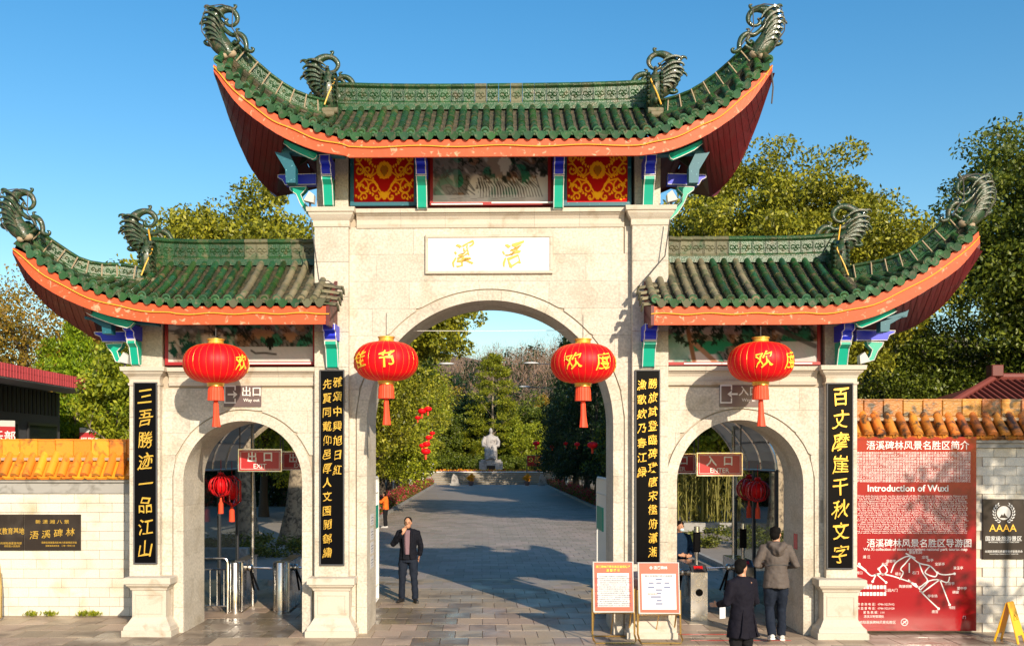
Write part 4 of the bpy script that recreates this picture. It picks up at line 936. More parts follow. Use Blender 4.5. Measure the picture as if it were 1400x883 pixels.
def canopy(xo, xi, sg, label):
    """curved glass canopy: low eave on the outer side xo, rising to xi"""
    o = thing('glass_canopy', label, 'canopy', (xo, 17.48, 0)); W_ = (xi-xo); z0 = 2.66; hgt = 1.35
    def pt(t, y): a = math.pi*.5*t; return Vector((W_*(1-math.cos(a)), y, z0+hgt*math.sin(a)))
    ys = [0.05, 1.0, 1.95, 2.9]
    for i in range(3):
        for k in range(4):
            rs = []
            for q in range(4): t = (k+q/3)/4; p = pt(t, 0); rs.append([(p.x, ys[i]+.02, p.z), (p.x, ys[i+1]-.02, p.z), (p.x*.995, ys[i+1]-.02, p.z+.012), (p.x*.995, ys[i]+.02, p.z+.012)])
            MB().rings(rs).build('glass_pane', 'canopy_glass', o)
    for y in ys: b = MB(); b.tube([pt(k/14, y) for k in range(15)], .028, 6); b.build('rib', 'steel', o)
    for t in (0, .25, .5, .75, 1): p = pt(t, 0); b = MB(); b.tube([(p.x, 0, p.z), (p.x, 2.95, p.z)], .025, 6); b.build('purlin', 'steel_dark', o)
    for y in (0.05, 1.5, 2.9): MB().box(-.03, .03, y-.03, y+.03, 0, z0).build('post', 'steel_dark', o)
    for y0, y1 in ((.09, 1.46), (1.54, 2.86)): MB().box(-.006, .006, y0, y1, .12, z0-.05).build('glass_pane', 'glass', o)
    xp = .65 if sg > 0 else -.40; b = MB(); b.tube([(xp, 1.5, 0), (xp, 1.5, z0+hgt*.85)], .035, 8); b.build('post', 'steel', o)
    b = MB(); b.tube([(W_, 2.9, 0), (W_, 2.9, z0+hgt)], .03, 8); b.build('post', 'steel', o)
    MB().box(W_*.5+sg*.03 if sg > 0 else W_*.5-.75, W_*.5+.75 if sg > 0 else W_*.5-.03, .0, .012, 1.15, z0+.2).build('glass_pane', 'glass', o) if False else None
    return o
canopy(-5.15, -3.15, 1, 'curved glass canopy behind the left arch, over the exit turnstiles'); canopy(5.3, 3.35, -1, 'curved glass canopy behind the right arch, over the entrance turnstiles')
def small_lantern(p, label, kind, s=1):
    o = thing('hanging_ornament', label, 'ornament', p)
    b = MB()
    for k in range(8):
        a = math.pi*k/8; rx = .22*s if kind == 0 else .15*s
        if kind == 0: b.tube([(rx*math.sin(t)*math.cos(a), rx*math.sin(t)*math.sin(a), .2*s*math.cos(t)) for t in [2*math.pi*i/20 for i in range(21)]], .012*s, 5)
        else: b.tube([(.02, 0, .26*s), (rx*math.cos(2*a), rx*math.sin(2*a), .17*s), (rx*math.cos(2*a), rx*math.sin(2*a), -.17*s), (.02, 0, -.26*s)], .014*s, 5)
    b.build('frame', 'redlac', o)
    MB().ell((0, 0, 0), .12*s, .12*s, .15*s).build('paper_core', 'lantern', o, smooth=True)
    MB().lathe([(.05*s, .2*s), (.07*s, .22*s), (.05*s, .26*s)], n=10).build('cap', 'redlac', o); MB().lathe([(.012, -.2*s), (.025*s, -.3*s), (.045*s, -.33*s), (.05*s, -.52*s)], n=10).build('tassel', 'tassel', o); MB().tube([(0, 0, .26*s), (0, 0, .5*s)], .005, 4).build('cord', 'redlac', o)
small_lantern(Wp(302, 664, 18.3), 'round red openwork ornament hanging in the left arch', 0); small_lantern(Wp(317, 671, 19.0), 'hexagonal red ornament hanging behind the round one in the left arch', 1, 1.15)
small_lantern(Wp(1036, 671, 18.3), 'round red openwork ornament hanging in the right arch', 0); small_lantern(Wp(1024, 668, 19.2), 'dim red ornament hanging behind the round one in the right arch', 0, 1.1)
def turnstile(px, pyb, wpx, label, arms=1, kind='round'):
    Y = F*H/(pyb-PY0); x = (px-PX0)*Y/F; r = wpx/2*Y/F; o = thing('turnstile', label, 'turnstile', (x, Y, 0))
    if kind == 'round':
        MB().lathe([(r+.02, 0), (r+.02, .03), (r, .035), (r, .93), (r-.01, .945), (.001, .95)], (0, r, 0), 28).build('round_front', 'steel', o, smooth=True)
        MB().cbox(-.0+.02, r+.02, r+.0, 1.25, .03, .94, .01).build('cabinet', 'steel', o); MB().box(-.02, r+.04, r+.05, 1.27, .945, .965).build('top_plate', 'steel_dark', o)
        h = Vector((r+.06, .5, .80))
    else:
        b = MB(); b.prism([(0, 0), (0, .86), (.16, .97), (1.15, .97), (1.15, 0)], -.15, .15, 'x'); b.build('cabinet', 'steel', o)
        MB().prism([(.0, .865), (.165, .98), (.33, .98), (.33, .97), (.17, .97), (.0, .855)], -.13, .13, 'x').build('top_plate', 'steel_dark', o)
        MB().prism([(.06, .918), (.12, .96), (.12, .952), (.06, .91)], -.08, .08, 'x').build('card_reader', 'redlac', o)
        b = MB(); b.lathe([(.065, 0), (.065, -.01), (.001, -.012)], (0, -.0, .50), 18, 'y'); b.build('sensor_disc', 'black', o)
        b = MB(); b.tube([(0, .22, .96), (0, .22, 1.10), (0, .22, 1.2)], [.035, .03, .045], 10); b.build('reader_stem', 'steel', o, smooth=True)
        MB().cbox(-.065, .065, .17, .22, 1.2, 1.56, .02).build('face_reader', 'black', o); b = MB(); b.tube([(0, .2, 1.56), (0, .2, 1.66)], [.055, .05], 12); b.build('reader_top', 'steel', o, smooth=True)
        h = Vector((-.2, .5, .80))
    sx = 1 if kind == 'round' else -1
    b = MB(); b.ell(tuple(h), .07, .07, .07, 12, 8); b.build('hub', 'steel', o, smooth=True)
    for dx, dy, dz in ((.42, .02, -.02), (.20, -.14, -.42), (.05, .12, -.45)): b = MB(); b.tube([h, h+Vector((dx*sx, dy, dz))], .02, 8); b.build('arm', 'steel' if dx > .4 else 'black', o, smooth=True)
    return o
turnstile(319, 838, 19, 'round-fronted steel turnstile beside the railing in the left arch'); turnstile(382, 838, 21, 'round-fronted steel turnstile near the right jamb of the left arch')
turnstile(956, 848, 24, 'square steel turnstile with a face reader in front of the masked attendant', kind='sq'); turnstile(1020, 838, 24, 'square steel turnstile with a face reader behind the two visitors', kind='sq')
Y = F*H/(838-PY0); o = thing('railing', 'low steel railing between the left jamb and the turnstile in the left arch', 'railing', ((276-PX0)*Y/F, Y, 0)); w = 35*Y/F
zt = H-(763-PY0)*Y/F; z2 = H-(778-PY0)*Y/F; z3 = H-(828-PY0)*Y/F
b = MB(); b.tube([(w, 0, 0), (w, 0, zt-.06), (w-.02, 0, zt-.015), (w-.07, 0, zt), (0, 0, zt)], .022, 8); b.build('handrail', 'steel', o, smooth=True)
for z in (z2, z3): b = MB(); b.tube([(0, 0, z), (w, 0, z)], .016, 8); b.build('rail', 'steel', o, smooth=True)
for k in range(4): b = MB(); b.tube([(w*(.05+k*.27), 0, z2), (w*(.05+k*.27), 0, z3)], .011, 8); b.build('bar', 'steel', o, smooth=True)
# folded gate leaves of the main arch
def gleaf(x, y0, y1, label, s):
    o = thing('gate_leaf', label, 'gate', (x, y0, 0)); L = y1-y0; h = 2.5
    b = MB(); b.tube([(0, 0, .06), (0, 0, h-.1), (0, .06, h-.02), (0, .12, h), (0, L-.12, h), (0, L-.06, h-.02), (0, L, h-.1), (0, L, .06), (0, 0, .06)], .028, 8); b.build('gate_frame', 'white', o, smooth=True)
    for z in (.35, 2.2): MB().tube([(0, 0, z), (0, L, z)], .018, 6).build('rail', 'white', o)
    n = 16
    for k in range(1, n): MB().tube([(0, L*k/n, .1), (0, L*k/n, h)], .012, 6).build('bar', 'white', o)
    MB().box(-.02, .02, L*.55, L*.98, 1.5, 1.95).build('notice_plate', 'green', o)
gleaf(-2.12, 17.15, 19.6, 'white barred gate leaf folded back behind the left side of the main arch', 1); gleaf(2.28, 17.15, 19.3, 'white barred gate leaf folded back behind the right side of the main arch', -1)
# notices on the jamb of the main arch, and a red one on the right arch jamb
for k, z in enumerate((1.12, 1.36, 1.6, 1.84)):
    o = gthing('paper_notice', ('lowest', 'second lowest', 'second highest', 'highest')[k]+' white paper notice on the left jamb of the main arch', 'notice', (ARC[0][0]-ARC[0][2]+.012+.002, .42, z)); MB().box(0, .003, 0, .36, -.10, .10).build('sheet', 'paper', o); MB().box(.0032, .004, .04, .32, -.02, -.01).box(.0032, .004, .04, .32, .03, .04).box(.0032, .004, .04, .3, -.06, -.055).build('print', 'ink', o, kind='stuff')
o = gthing('red_notice', 'red square sticker on the right jamb of the right arch', 'notice', (ARC[2][0]+ARC[2][2]-.014, .30, 1.50)); MB().box(-.004, 0, 0, .20, -.13, .13).build('sheet', 'redlac', o)

# ================================================================== BOUNDARY WALLS
def cap_tile_meshes(m, pref):
    r = .078; b = MB(); rs = []
    for y, rr in ((-.01, r), (.30, r*.96), (.6, r*.9)): rs.append([(rr*math.cos(a), y, rr*math.sin(a)) for a in [math.pi*k/7 for k in range(8)]])
    b.rings(rs, cap=True, close=False); me1 = b.mesh('cap_tile', m, True)
    b = MB(); w = .115; V = []
    for y in (0, .55):
        for k in range(7): t = -1+k/3; V.append((t*w, y, -.012-.045*(1-t*t)))
    V += [(V[k][0], -.012, V[k][2]-.05*(1-abs(-1+k/3))-.02) for k in range(7)]
    b.add(V, [(k, k+1, 8+k, 7+k) for k in range(6)]+[(14+k, 15+k, k+1, k) for k in range(6)]); me2 = b.mesh('trough_tile', m, True); return me1, me2
def wall(label, x0, x1, Y, zt, tpitch, tm, th, ledge, rows, bw, zb, ext, hid=None, lean=0, thick=.45):
    """front face at Y. zt = top of masonry; tiles above rising th; bricks only between hid"""
    o = thing('boundary_wall', label, 'wall', (x0, Y, 0)); L = x1-x0
    MB().box(0, L, .02, thick, 0, zt-.004).build('wall_core', 'grout', o)
    bh = (zt-ledge)/rows
    for r in range(rows):
        wv = bw*(1 if r < 3 else (1.25 if tm == 'orangetile' else 1)); x = -(r % 2)*wv/2
        while x < L:
            a, c = max(x+.0025, 0), min(x+wv-.0025, L); x += wv
            if c-a < .05 or (hid and not hid(x0+a, r*bh)): continue
            ob('brick', MB().cbox(a, c, -random.uniform(0, .003), .022, r*bh+.0025, (r+1)*bh-.0025, .004).mesh('brick', 'brick'), o)
    MB().prism([(.02, zt-ledge+.002), (-.03, zt-ledge+.004), (-.03, zt-.06), (-.08, zt-.05), (-.08, zt-.002), (thick+.08, zt-.002), (thick+.08, zt-.06), (thick, zt-ledge)], 0, L, 'x').build('coping', 'graystone', o)
    m1, m2 = cap_tile_meshes(tm, 'cap'); n = int(L/tpitch); sl = math.atan2(th*.55, .33)
    for side in (0, 1):
        for i in range(n):
            x = (i+.5)*tpitch
            if side and i % 1: continue
            if side == 0:
                dz = random.uniform(-.006, .01); jit = random.uniform(-.07, .07) if tm != 'orangetile' else random.uniform(-.02, .02)
                ob('round_tile', m1, o, loc=(x, -.13, zt+.075+dz), rot=(sl, 0, lean+jit)); ob('trough_tile', m2, o, loc=(x+tpitch/2, -.15, zt+.065), rot=(sl, 0, lean+jit*.5))
    MB().prism([(-.12, zt+.0), (-.10, zt-.001), (.15, zt+th*.42), (.15, zt+th*.5), (thick-.09, zt+th*.5), (thick+.1, zt)], 0, L, 'x').build('tile_bed', 'orangetile_worn', o)
    nb = int(L/.33); me = MB().cbox(0, .325, 0, .18, 0, th*.42, .012).box(-.0, .325, -.02, .2, -.03, .0).box(0, .325, -.015, .19, th*.42-.012, th*.42+.012).mesh('ridge_tile', tm)
    for i in range(nb): ob('ridge_tile', me, o, loc=(i*.33, thick/2-.09, zt+th*.55+.03+random.uniform(-.003, .003)))
    b = MB(); b.box(0, L, thick/2-.14, thick/2+.14, zt+th*.48, zt+th*.55).build('mortar_bed', 'mortar', o)
    return o
YL = 17.8; YR = 16.15
wall('long pale brick wall with bright orange tile coping left of the gateway', -13.5, -6.02, YL, 2.50, .212, 'orangetile', .72, .26, 13, .37, 0, 0, hid=lambda x, z: x > -10.2)
wall('pale brick wall with worn orange tile coping right of the gateway', 6.06, 13.5, YR, 3.20, .205, 'orangetile_worn', .66, .14, 20, .375, 0, 0, hid=lambda x, z: x > 8.0 and x < 10.6)
# plaques on the left wall
def plaque(name, label, px0, px1, py0, py1, Y, lines, m='plaque', grp=None):
    a, b_ = Wp(px0, py1, Y), Wp(px1, py0, Y); w, h = b_.x-a.x, b_.z-a.z; o = thing(name, label, 'plaque', (a+b_)/2, group=grp)
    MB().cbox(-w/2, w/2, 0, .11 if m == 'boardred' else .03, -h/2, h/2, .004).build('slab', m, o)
    for t, fx, fz, sz, mm, kw in lines: text(t, sz*h, mm, o, (w*fx, -.001, h*fz), ext=.001, **kw)
    return o, w, h
plaque('stone_plaque', 'dark granite plaque on the left wall, four widely spaced large gold characters', 33, 110, 703, 752, YL-.035, [('新 潇 湘 八 景', 0, .30, .12, 'gold', dict(sx=1.3, bold=.002)), ('浯 溪 碑 林', 0, -.03, .24, 'gold', dict(sx=1.1, bold=.004, brush=.5)), ('湖南省首届最具影响力旅游景区评选', .12, -.28, .062, 'gold', dict()), ('湖南省旅游协会　二零一零年六月', .14, -.37, .055, 'gold', dict())])
plaque('stone_plaque', 'dark granite plaque at the left picture edge on the left wall, small gold lettering', -30, 32, 703, 752, YL-.034, [('爱国主义教育基地', .03, .04, .20, 'gold', dict(sx=.78, bold=.006)), ('中共祁阳县委宣传部', .2, -.30, .075, 'gold', dict()), ('祁阳县人民政府', .25, -.38, .065, 'gold', dict())])
# map board on the right wall
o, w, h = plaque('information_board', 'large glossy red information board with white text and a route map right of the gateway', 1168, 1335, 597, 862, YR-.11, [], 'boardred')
def bx(fx): return (fx-.5)*w
def bz(fy): return (.5-fy)*h
text('浯溪碑林风景名胜区简介', .155, 'white', o, (bx(.52), -.001, bz(.043)), bold=.006, ext=.001, sx=1.0)
text('Introduction of Wuxi', .155, 'white', o, (bx(.44), -.001, bz(.264)), bold=.016, ext=.001, sx=1.0)
text('浯溪碑林风景名胜区导游图', .145, 'white', o, (bx(.53), -.001, bz(.547)), bold=.006, ext=.001)
text('Wu Xi collection of stone inscriptions national park tourist map', .068, 'white', o, (bx(.50), -.001, bz(.581)), bold=.006, ext=.001, sx=.97)
src = '浯溪碑林位于湖南省祁阳县城西南湘江西岸始建于唐代因元结所居而得名溪水清澈石崖峭立林木葱茏历代文人题刻五百余方大唐中兴颂摩崖三绝为全国重点文物保护单位国家级风景名胜区'
T1 = '\n'.join(''.join(src[(k*31+q*7) % len(src)] for q in range(41)) for k in range(11)); text(T1, .047, 'white', o, (bx(.475), -.001, bz(.155)), bold=.0, ext=.0005, res=1, linesp=.98)
en = 'Wuxi stele forest stands on the west bank of the Xiang river in Qiyang county Hunan province It was founded in the Tang dynasty and named after the clear brook where Yuan Jie made his home The cliffs carry more than five hundred inscriptions by scholars and poets of many dynasties '
en = en*8; T2 = '\n'.join(en[k*88:(k+1)*88] for k in range(22)); me = text_mesh(T2, .0385, 'white', bold=.0, ext=.0005, res=1, linesp=.89, sx=1.17); le = ob('lettering', me, o, loc=(bx(.475), -.001, bz(.40))); vx = [v.co.x for v in me.vertices]; vz = [v.co.z for v in me.vertices]; le.scale = (.92*w/(max(vx)-min(vx)), 1, .20*h/(max(vz)-min(vz)))
# route map: strokes
mp = MB(); mv = lambda P: [(bx(x), bz(y)) for x, y in P]
routes = [[(.0,.655),(.08,.685),(.14,.715),(.2,.705),(.3,.715),(.4,.735),(.5,.76),(.55,.80)], [(.04,.66),(.10,.69)], [(.18,.705),(.15,.745)], [(.18,.705),(.26,.75)], [(.2,.68),(.24,.66),(.27,.69),(.23,.71),(.2,.68)], [(.3,.7),(.33,.655),(.38,.63),(.45,.615),(.53,.65),(.62,.665),(.68,.70),(.74,.71),(.82,.705)],
          [(.37,.735),(.40,.70),(.38,.68),(.42,.65),(.46,.62)], [(.45,.70),(.45,.65)], [(.53,.65),(.56,.70),(.60,.745),(.54,.79),(.55,.80),(.63,.85),(.69,.885)], [(.62,.665),(.58,.70),(.66,.72),(.68,.70)], [(.70,.735),(.55,.805)], [(.70,.735),(.78,.865)], [(.44,.735),(.52,.775),(.60,.745),(.68,.735),(.76,.75),(.78,.72)], [(.42,.60),(.5,.625)]]
for P in routes:
    Q = mv(P); Q = [curve(Q, i/(len(Q)*4)) for i in range(len(Q)*4+1)]; mp.ribbon(Q, .010, -.0012)
for x, y in ((.04,.655),(.15,.745),(.26,.75),(.69,.885),(.78,.865),(.82,.705),(.5,.76),(.6,.745),(.2,.68),(.68,.70)): mp.lathe([(.022, 0), (.001, -.001)], (bx(x), -.001, bz(y)), 12, 'y')
for r_ in range(2):
    for k in range(9):
        if r_ < 2: mp.add([(bx(.015+k*.028+q[0]*.021), -.0012, bz(.765+r_*.035+q[1]*.018)) for q in ((0,0),(1,0),(1,1),(0,1))], [(0,1,2,3)])
mp.build('route_map', 'white', o, kind='stuff')
for i, (x, y, t) in enumerate(((.1,.618,'湘 江'),(.3,.64,'漫郎宅'),(.5,.595,'摩崖石刻'),(.62,.635,'唐亭'),(.25,.655,'右堂'),(.7,.655,'宝篆亭'),(.85,.675,'漱玉亭'),(.58,.62,'窊尊'),(.12,.765,'香桥'),(.42,.77,'陶铸铜像'),(.3,.79,'公园大门'),(.78,.755,'三吾亭'),(.88,.78,'望中亭'),(.64,.82,'停车场'),(.83,.80,'碑廊'),(.66,.9,'唐宫'),(.8,.88,'书院'),(.9,.93,'门'),(.04,.70,'渡口'),(.50,.70,'石门'),(.36,.705,'峿台'))): text(t, .055, 'white', o, (bx(x), -.001, bz(y)), ext=.0005, res=1)
for k, t in enumerate(('旅 游 咨 询 电 话：0746-3227602', '投 诉 监 督 电 话：0746-3221028', '紧 急 救 援：110', '浯溪文物管理处')): text(t, .048, 'white', o, (bx(.16+.0*k), -.001, bz(.862+.021*k)), ext=.0005, res=1)
text('祁阳浯溪碑林风景名胜区', .055, 'white', o, (bx(.19), -.001, bz(.955)), ext=.0005, res=1)
b = MB(); b.tube([(bx(.41)+.055*math.cos(a), -.002, bz(.955)+.055*math.sin(a)) for a in [2*math.pi*k/20 for k in range(21)]], .007, 4); b.tube([(bx(.41)-.035, -.002, bz(.955)-.03), (bx(.41)+.035, -.002, bz(.955)+.03)], .009, 4); b.tube([(bx(.41)-.02, -.002, bz(.955)+.02), (bx(.41)+.03, -.002, bz(.955)-.02)], .007, 4); b.build('no_smoking_mark', 'white', o, kind='stuff')
o, w, h = plaque('stone_plaque', 'dark plaque with a laurel emblem and AAAA on the right wall beside the red board', 1344, 1400.5, 682, 764, YR-.035, [('AAAA', -.02, .02, .17, 'gold', dict(bold=.004, sx=1.0)), ('国家级旅游景区', 0, -.155, .088, 'white', dict()), ('NATIONAL TOURIST ATTRACTION', 0, -.215, .032, 'white', dict()), ('全国旅游景区质量等级评定委员会', 0, -.37, .042, 'white', dict()), ('THE NATIONAL TOURISM QUALITY COMMITTEE', 0, -.415, .022, 'white', dict())])
b = MB(); b.lathe([(.115, 0), (.001, -.002)], (0, -.001, h*.27), 24, 'y')
b.build('emblem_disc', 'soffitwhite', o); b = MB()
for s_ in (-1, 1):
    for k in range(8):
        a = R(-68+k*17); cx, cz = s_*.165*math.cos(a), h*.27+.165*math.sin(a); b.tube([(cx, -.003, cz), (cx+s_*.028*math.cos(a+1.1), -.003, cz+.028*math.sin(a+1.1)), (cx+s_*.05*math.cos(a+1.2), -.003, cz+.05*math.sin(a+1.2))], [.006, .011, .002], 5)
        b.tube([(cx*.9, -.003, h*.27+(cz-h*.27)*.9), (cx*.9+s_*.035*math.cos(a+1.8), -.003, h*.27+(cz-h*.27)*.9+.035*math.sin(a+1.8))], [.009, .002], 5)
b.build('laurel_wreath', 'white', o); b = MB(); b.prism([(-.07, h*.27-.08), (-.035, h*.27-.02), (-.01, h*.27-.045), (.01, h*.27+.0), (.03, h*.27-.04), (.075, h*.27-.085)], -.006, -.002); b.build('mountain_mark', 'plaque', o)
plaque('stone_plaque', 'dark plaque cut off by the right picture edge, hung lower than the AAAA plaque', 1401.5, 1450, 690, 790, YR-.034, [])

# yellow folding sign, poster stands
def aframe(label, px, py, Y, rot, w=.3, h=.62):
    p = Wp(px, 0, Y); o = thing('caution_sign', label, 'caution sign', (p.x, Y, 0), rot)
    for s_, nm in ((-1, 'front_panel'), (1, 'back_panel')):
        b = MB(); P = [(-w/2, 0), (-w/2+.06, 0), (-w/2+.075, .12), (w/2-.075, .12), (w/2-.06, 0), (w/2, 0), (w*.36, h), (-w*.36, h)]
        n = len(P); f = lambda x, z, t: (x, s_*(.17*(1-z/h)+.01)+t, z); b.add([f(x, z, 0) for x, z in P]+[f(x, z, .012) for x, z in P], [(0,1,2,7), (2,3,6,7), (3,4,5,6), (8,15,10,9), (10,15,14,11), (11,14,13,12)]+[(i, (i+1) % n, n+(i+1) % n, n+i) for i in range(n)]); pn = b.build(nm, 'yellow', o)
        if s_ < 0:
            q = ob('lettering', text_mesh('小心地滑', .065, 'black', bold=.02, ext=.001), pn, loc=(0, -.115, .22), rot=(R(-16), 0, 0)); b = MB(); b.tube([(.07*math.cos(a), 0, .06*math.sin(a)) for a in (R(90), R(210), R(330), R(90))], .006, 4); b.build('warning_triangle', 'black', pn, loc=(0, -.075, .38), rot=(R(-16), 0, 0))
    b = MB(); b.tube([(-w*.3, 0, h+.0), (w*.3, 0, h+.0)], .014, 6); b.build('hinge', 'yellow', o)
aframe('yellow folding floor sign at the right picture edge before the wall', 1381, 0, 15.35, R(38))
def poster(px0, px1, py0, py1, label, kind):
    Y = 15.3; a, b_ = Wp(px0, py1, Y), Wp(px1, py0, Y); w, h = b_.x-a.x, b_.z-a.z; cx = (a.x+b_.x)/2; o = thing('poster_stand', label, 'poster stand', (cx, Y, 0), group='gold tube poster stands before the right pier')
    z0 = a.z; tilt = .10
    def P(x, z, dy=0): return (x, dy+(z-z0)/h*tilt, z)
    rs = [[P(-w/2, z0), P(w/2, z0), P(w/2, z0+h), P(-w/2, z0+h)], [P(-w/2, z0, .02), P(w/2, z0, .02), P(w/2, z0+h, .02), P(-w/2, z0+h, .02)]]
    MB().rings(rs).build('poster_board', 'posterred', o)
    f = MB(); f.tube([P(-w/2, z0), P(w/2, z0), P(w/2, z0+h), P(-w/2, z0+h), P(-w/2, z0)], .016, 6); f.build('frame', 'soffitwhite', o)
    t = math.atan2(tilt, h)
    e = .045 if kind else .06; MB().rings([[P(-w/2+e, z0+e*1.3, -.004), P(w/2-e, z0+e*1.3, -.004), P(w/2-e, z0+h-.17, -.004), P(-w/2+e, z0+h-.17, -.004)], [P(-w/2+e, z0+e*1.3, -.001), P(w/2-e, z0+e*1.3, -.001), P(w/2-e, z0+h-.17, -.001), P(-w/2+e, z0+h-.17, -.001)]]).build('paper_sheet', 'paper', o)
    def tt(s, sz, m, x, z, **k): q = ob('lettering', text_mesh(s, sz, m, ext=.0005, res=1, **k), o, loc=P(x, z, -.0065), rot=(-t, 0, 0)); return q
    if kind == 0:
        tt('浯溪碑林风景名胜区疫情防控', .042, 'goldpaint', 0, z0+h-.07, bold=.02); tt('温 馨 提 示', .045, 'goldpaint', 0, z0+h-.125, bold=.02)
        L_ = '\n'.join(''.join(src[(k*17+q*5) % len(src)] for q in range(22 if k % 4 else 17)) for k in range(15)); tt(L_, .026, 'ink', 0, z0+h*.42, linesp=1.25)
    else:
        tt('◎ 浯溪碑林', .055, 'white', 0, z0+h-.075, bold=.02); tt('景区参观预约登记流程图', .040, 'ink', 0, z0+h-.205)
        bxs = MB()
        for x, z, ww in ((0, .64, .10), (-.12, .57, .08), (0, .57, .08), (.13, .57, .08), (-.12, .49, .1), (.13, .49, .1), (0, .44, .1), (0, .38, .07), (-.05, .31, .16), (0, .24, .08), (0, .18, .11)):
            zz = z0+h*z/.76*.80; bxs.add([P(x-ww/2, zz-.012, -.006), P(x+ww/2, zz-.012, -.006), P(x+ww/2, zz+.012, -.006), P(x-ww/2, zz+.012, -.006)], [(0,1,2,3)])
        M['chart'] = M.get('chart') or mat('chart', (.16, .18, .30), .6); bxs.build('flow_chart_boxes', 'chart', o, kind='stuff'); tt('预约码登记', .032, 'posterred', -.1, z0+.30)
    r = .016; W2 = w/2+.02; g = MB(); dy = -.02
    g.tube([(-W2, .05, z0+.36), (-W2, .02, .12), (-W2, -.14, .06), (-W2+.03, -.18, .02), (W2-.03, -.18, .02), (W2, -.14, .06), (W2, .02, .12), (W2, .05, z0+.36)], r, 8); g.build('front_leg', 'goldtube', o, smooth=True)
    g = MB(); g.tube([(-W2+.04, .06, z0+.1), (-W2+.04, .40, .02), (W2-.04, .40, .02), (W2-.04, .06, z0+.1)], r, 8); g.build('rear_leg', 'goldtube', o, smooth=True)
    g = MB(); g.tube([(-W2, .03, z0-.02), (W2, .03, z0-.02)], r*.8, 8); g.tube([(0, .03, z0-.02), (0, .35, .06)], .008, 6); g.build('crossbar', 'goldtube', o, smooth=True)
poster(812, 866, 769, 836, 'left poster stand, orange-bordered sheet full of fine print, before the right pier', 0); poster(874, 929, 770, 838, 'right poster stand, white flow chart sheet, before the right pier', 1)
o = thing('poster_stand', 'golden tube stand cut off by the left picture edge before the left wall', 'poster stand', Wp(-14, 0, 17.2)*1); o.location.z = 0; b = MB(); b.tube([(-.3, 0, .02), (.14, 0, .02), (.20, 0, .08), (.17, .06, .6), (.12, .1, 1.0), (-.3, .1, 1.0)], .018, 8); b.build('tube_frame', 'goldtube', o, smooth=True)
# ================================================================== TREES AND PLANTS
def leaves(n, pts_fn, size, m, name='crown', aspect=.5, droop=.3, seed=0, smooth=False):
    g = np.random.default_rng(seed); P = pts_fn(g, n); n = len(P)
    a = g.normal(size=(n, 3)); a[:, 2] -= droop*1.5; a /= np.linalg.norm(a, axis=1)[:, None]
    b = g.normal(size=(n, 3)); b = b-(b*a).sum(1)[:, None]*a; b /= np.linalg.norm(b, axis=1)[:, None]+1e-9
    L = size*g.uniform(.6, 1.25, (n, 1)); w = L*aspect
    V = np.stack([P, P+a*L*.5+b*w*.5, P+a*L, P+a*L*.5-b*w*.5], 1).reshape(-1, 3).astype('f')
    me = bpy.data.meshes.new(name); me.vertices.add(4*n); me.vertices.foreach_set('co', V.ravel()); me.loops.add(4*n); me.loops.foreach_set('vertex_index', np.arange(4*n, dtype='i')); me.polygons.add(n); me.polygons.foreach_set('loop_start', np.arange(0, 4*n, 4, dtype='i')); me.polygons.foreach_set('loop_total', np.full(n, 4, 'i')); me.update(); me.materials.append(M[m]); return me
def clumps(cx, rad, ncl, cr, shell=.55, flat=1, cone=None):
    """leaf points gathered in clumps in an ellipsoid (rad) or a cone"""
    def f(g, n):
        d = g.normal(size=(ncl, 3)); d /= np.linalg.norm(d, axis=1)[:, None]; r = g.uniform(shell, 1, (ncl, 1)); C = d*r*np.array(rad)*(1+.11*np.sin(d[:, :1]*5+d[:, 1:2]*4+g.uniform(0, 6)))
        if cone is not None:
            z = g.uniform(0, 1, ncl)**1.25; th = g.uniform(0, 2*np.pi, ncl); rr = rad[0]*(1-z)**cone*g.uniform(.55, 1.05, ncl)+.12*rad[0]*g.uniform(0, 1, ncl); C = np.stack([rr*np.cos(th), rr*np.sin(th), (z*2-1)*rad[2]], 1)
        C = C+np.array(cx); k = g.integers(0, ncl, n); s = g.uniform(.6, 1.3, ncl)[k][:, None]
        o = g.normal(size=(n, 3)); o /= np.linalg.norm(o, axis=1)[:, None]; o *= g.uniform(.35, 1, (n, 1))**.6*cr*s; o[:, 2] *= .62*flat
        return C[k]+o
    return f
def trunk_mesh(h, r, seed, limbs=7, lh=(.45, .95), spread=2.6, m='bark', lean=(0, 0), n=9, lr=.36):
    rd = random.Random(seed); b = MB(); P = []
    for i in range(8): t = i/7; P.append(Vector((lean[0]*t+.12*r*8*math.sin(t*4+seed)*t*.4, lean[1]*t+.1*math.cos(t*5+seed)*t, h*t-.1)))
    b.tube(P, [r*(1.35 if i == 0 else (1.0-.72*i/7)) for i in range(8)], n)
    for k in range(limbs):
        t = lh[0]+(lh[1]-lh[0])*k/limbs; p = P[int(t*7)].lerp(P[min(7, int(t*7)+1)], t*7-int(t*7)); a = k*2.4+rd.random(); d = Vector((math.cos(a), math.sin(a), .55+.4*rd.random())); L = spread*(1.1-.5*t)*rd.uniform(.8, 1.2)
        Q = [p, p+d*L*.4+Vector((0, 0, .1)), p+d*L*.75+Vector((rd.uniform(-.3, .3), rd.uniform(-.3, .3), .2)), p+d*L+Vector((rd.uniform(-.4, .4), rd.uniform(-.4, .4), .5))]
        b.tube(Q, [r*lr*(1-t*.4), r*lr*.6, r*lr*.35, r*lr*.12], 6)
        for q in range(2): e = Q[2]; b.tube([e, e+Vector((rd.uniform(-1, 1), rd.uniform(-1, 1), rd.uniform(.3, .9)))*L*.3], [r*lr*.3, r*lr*.08], 5)
    return b.mesh('trunk', m, True)
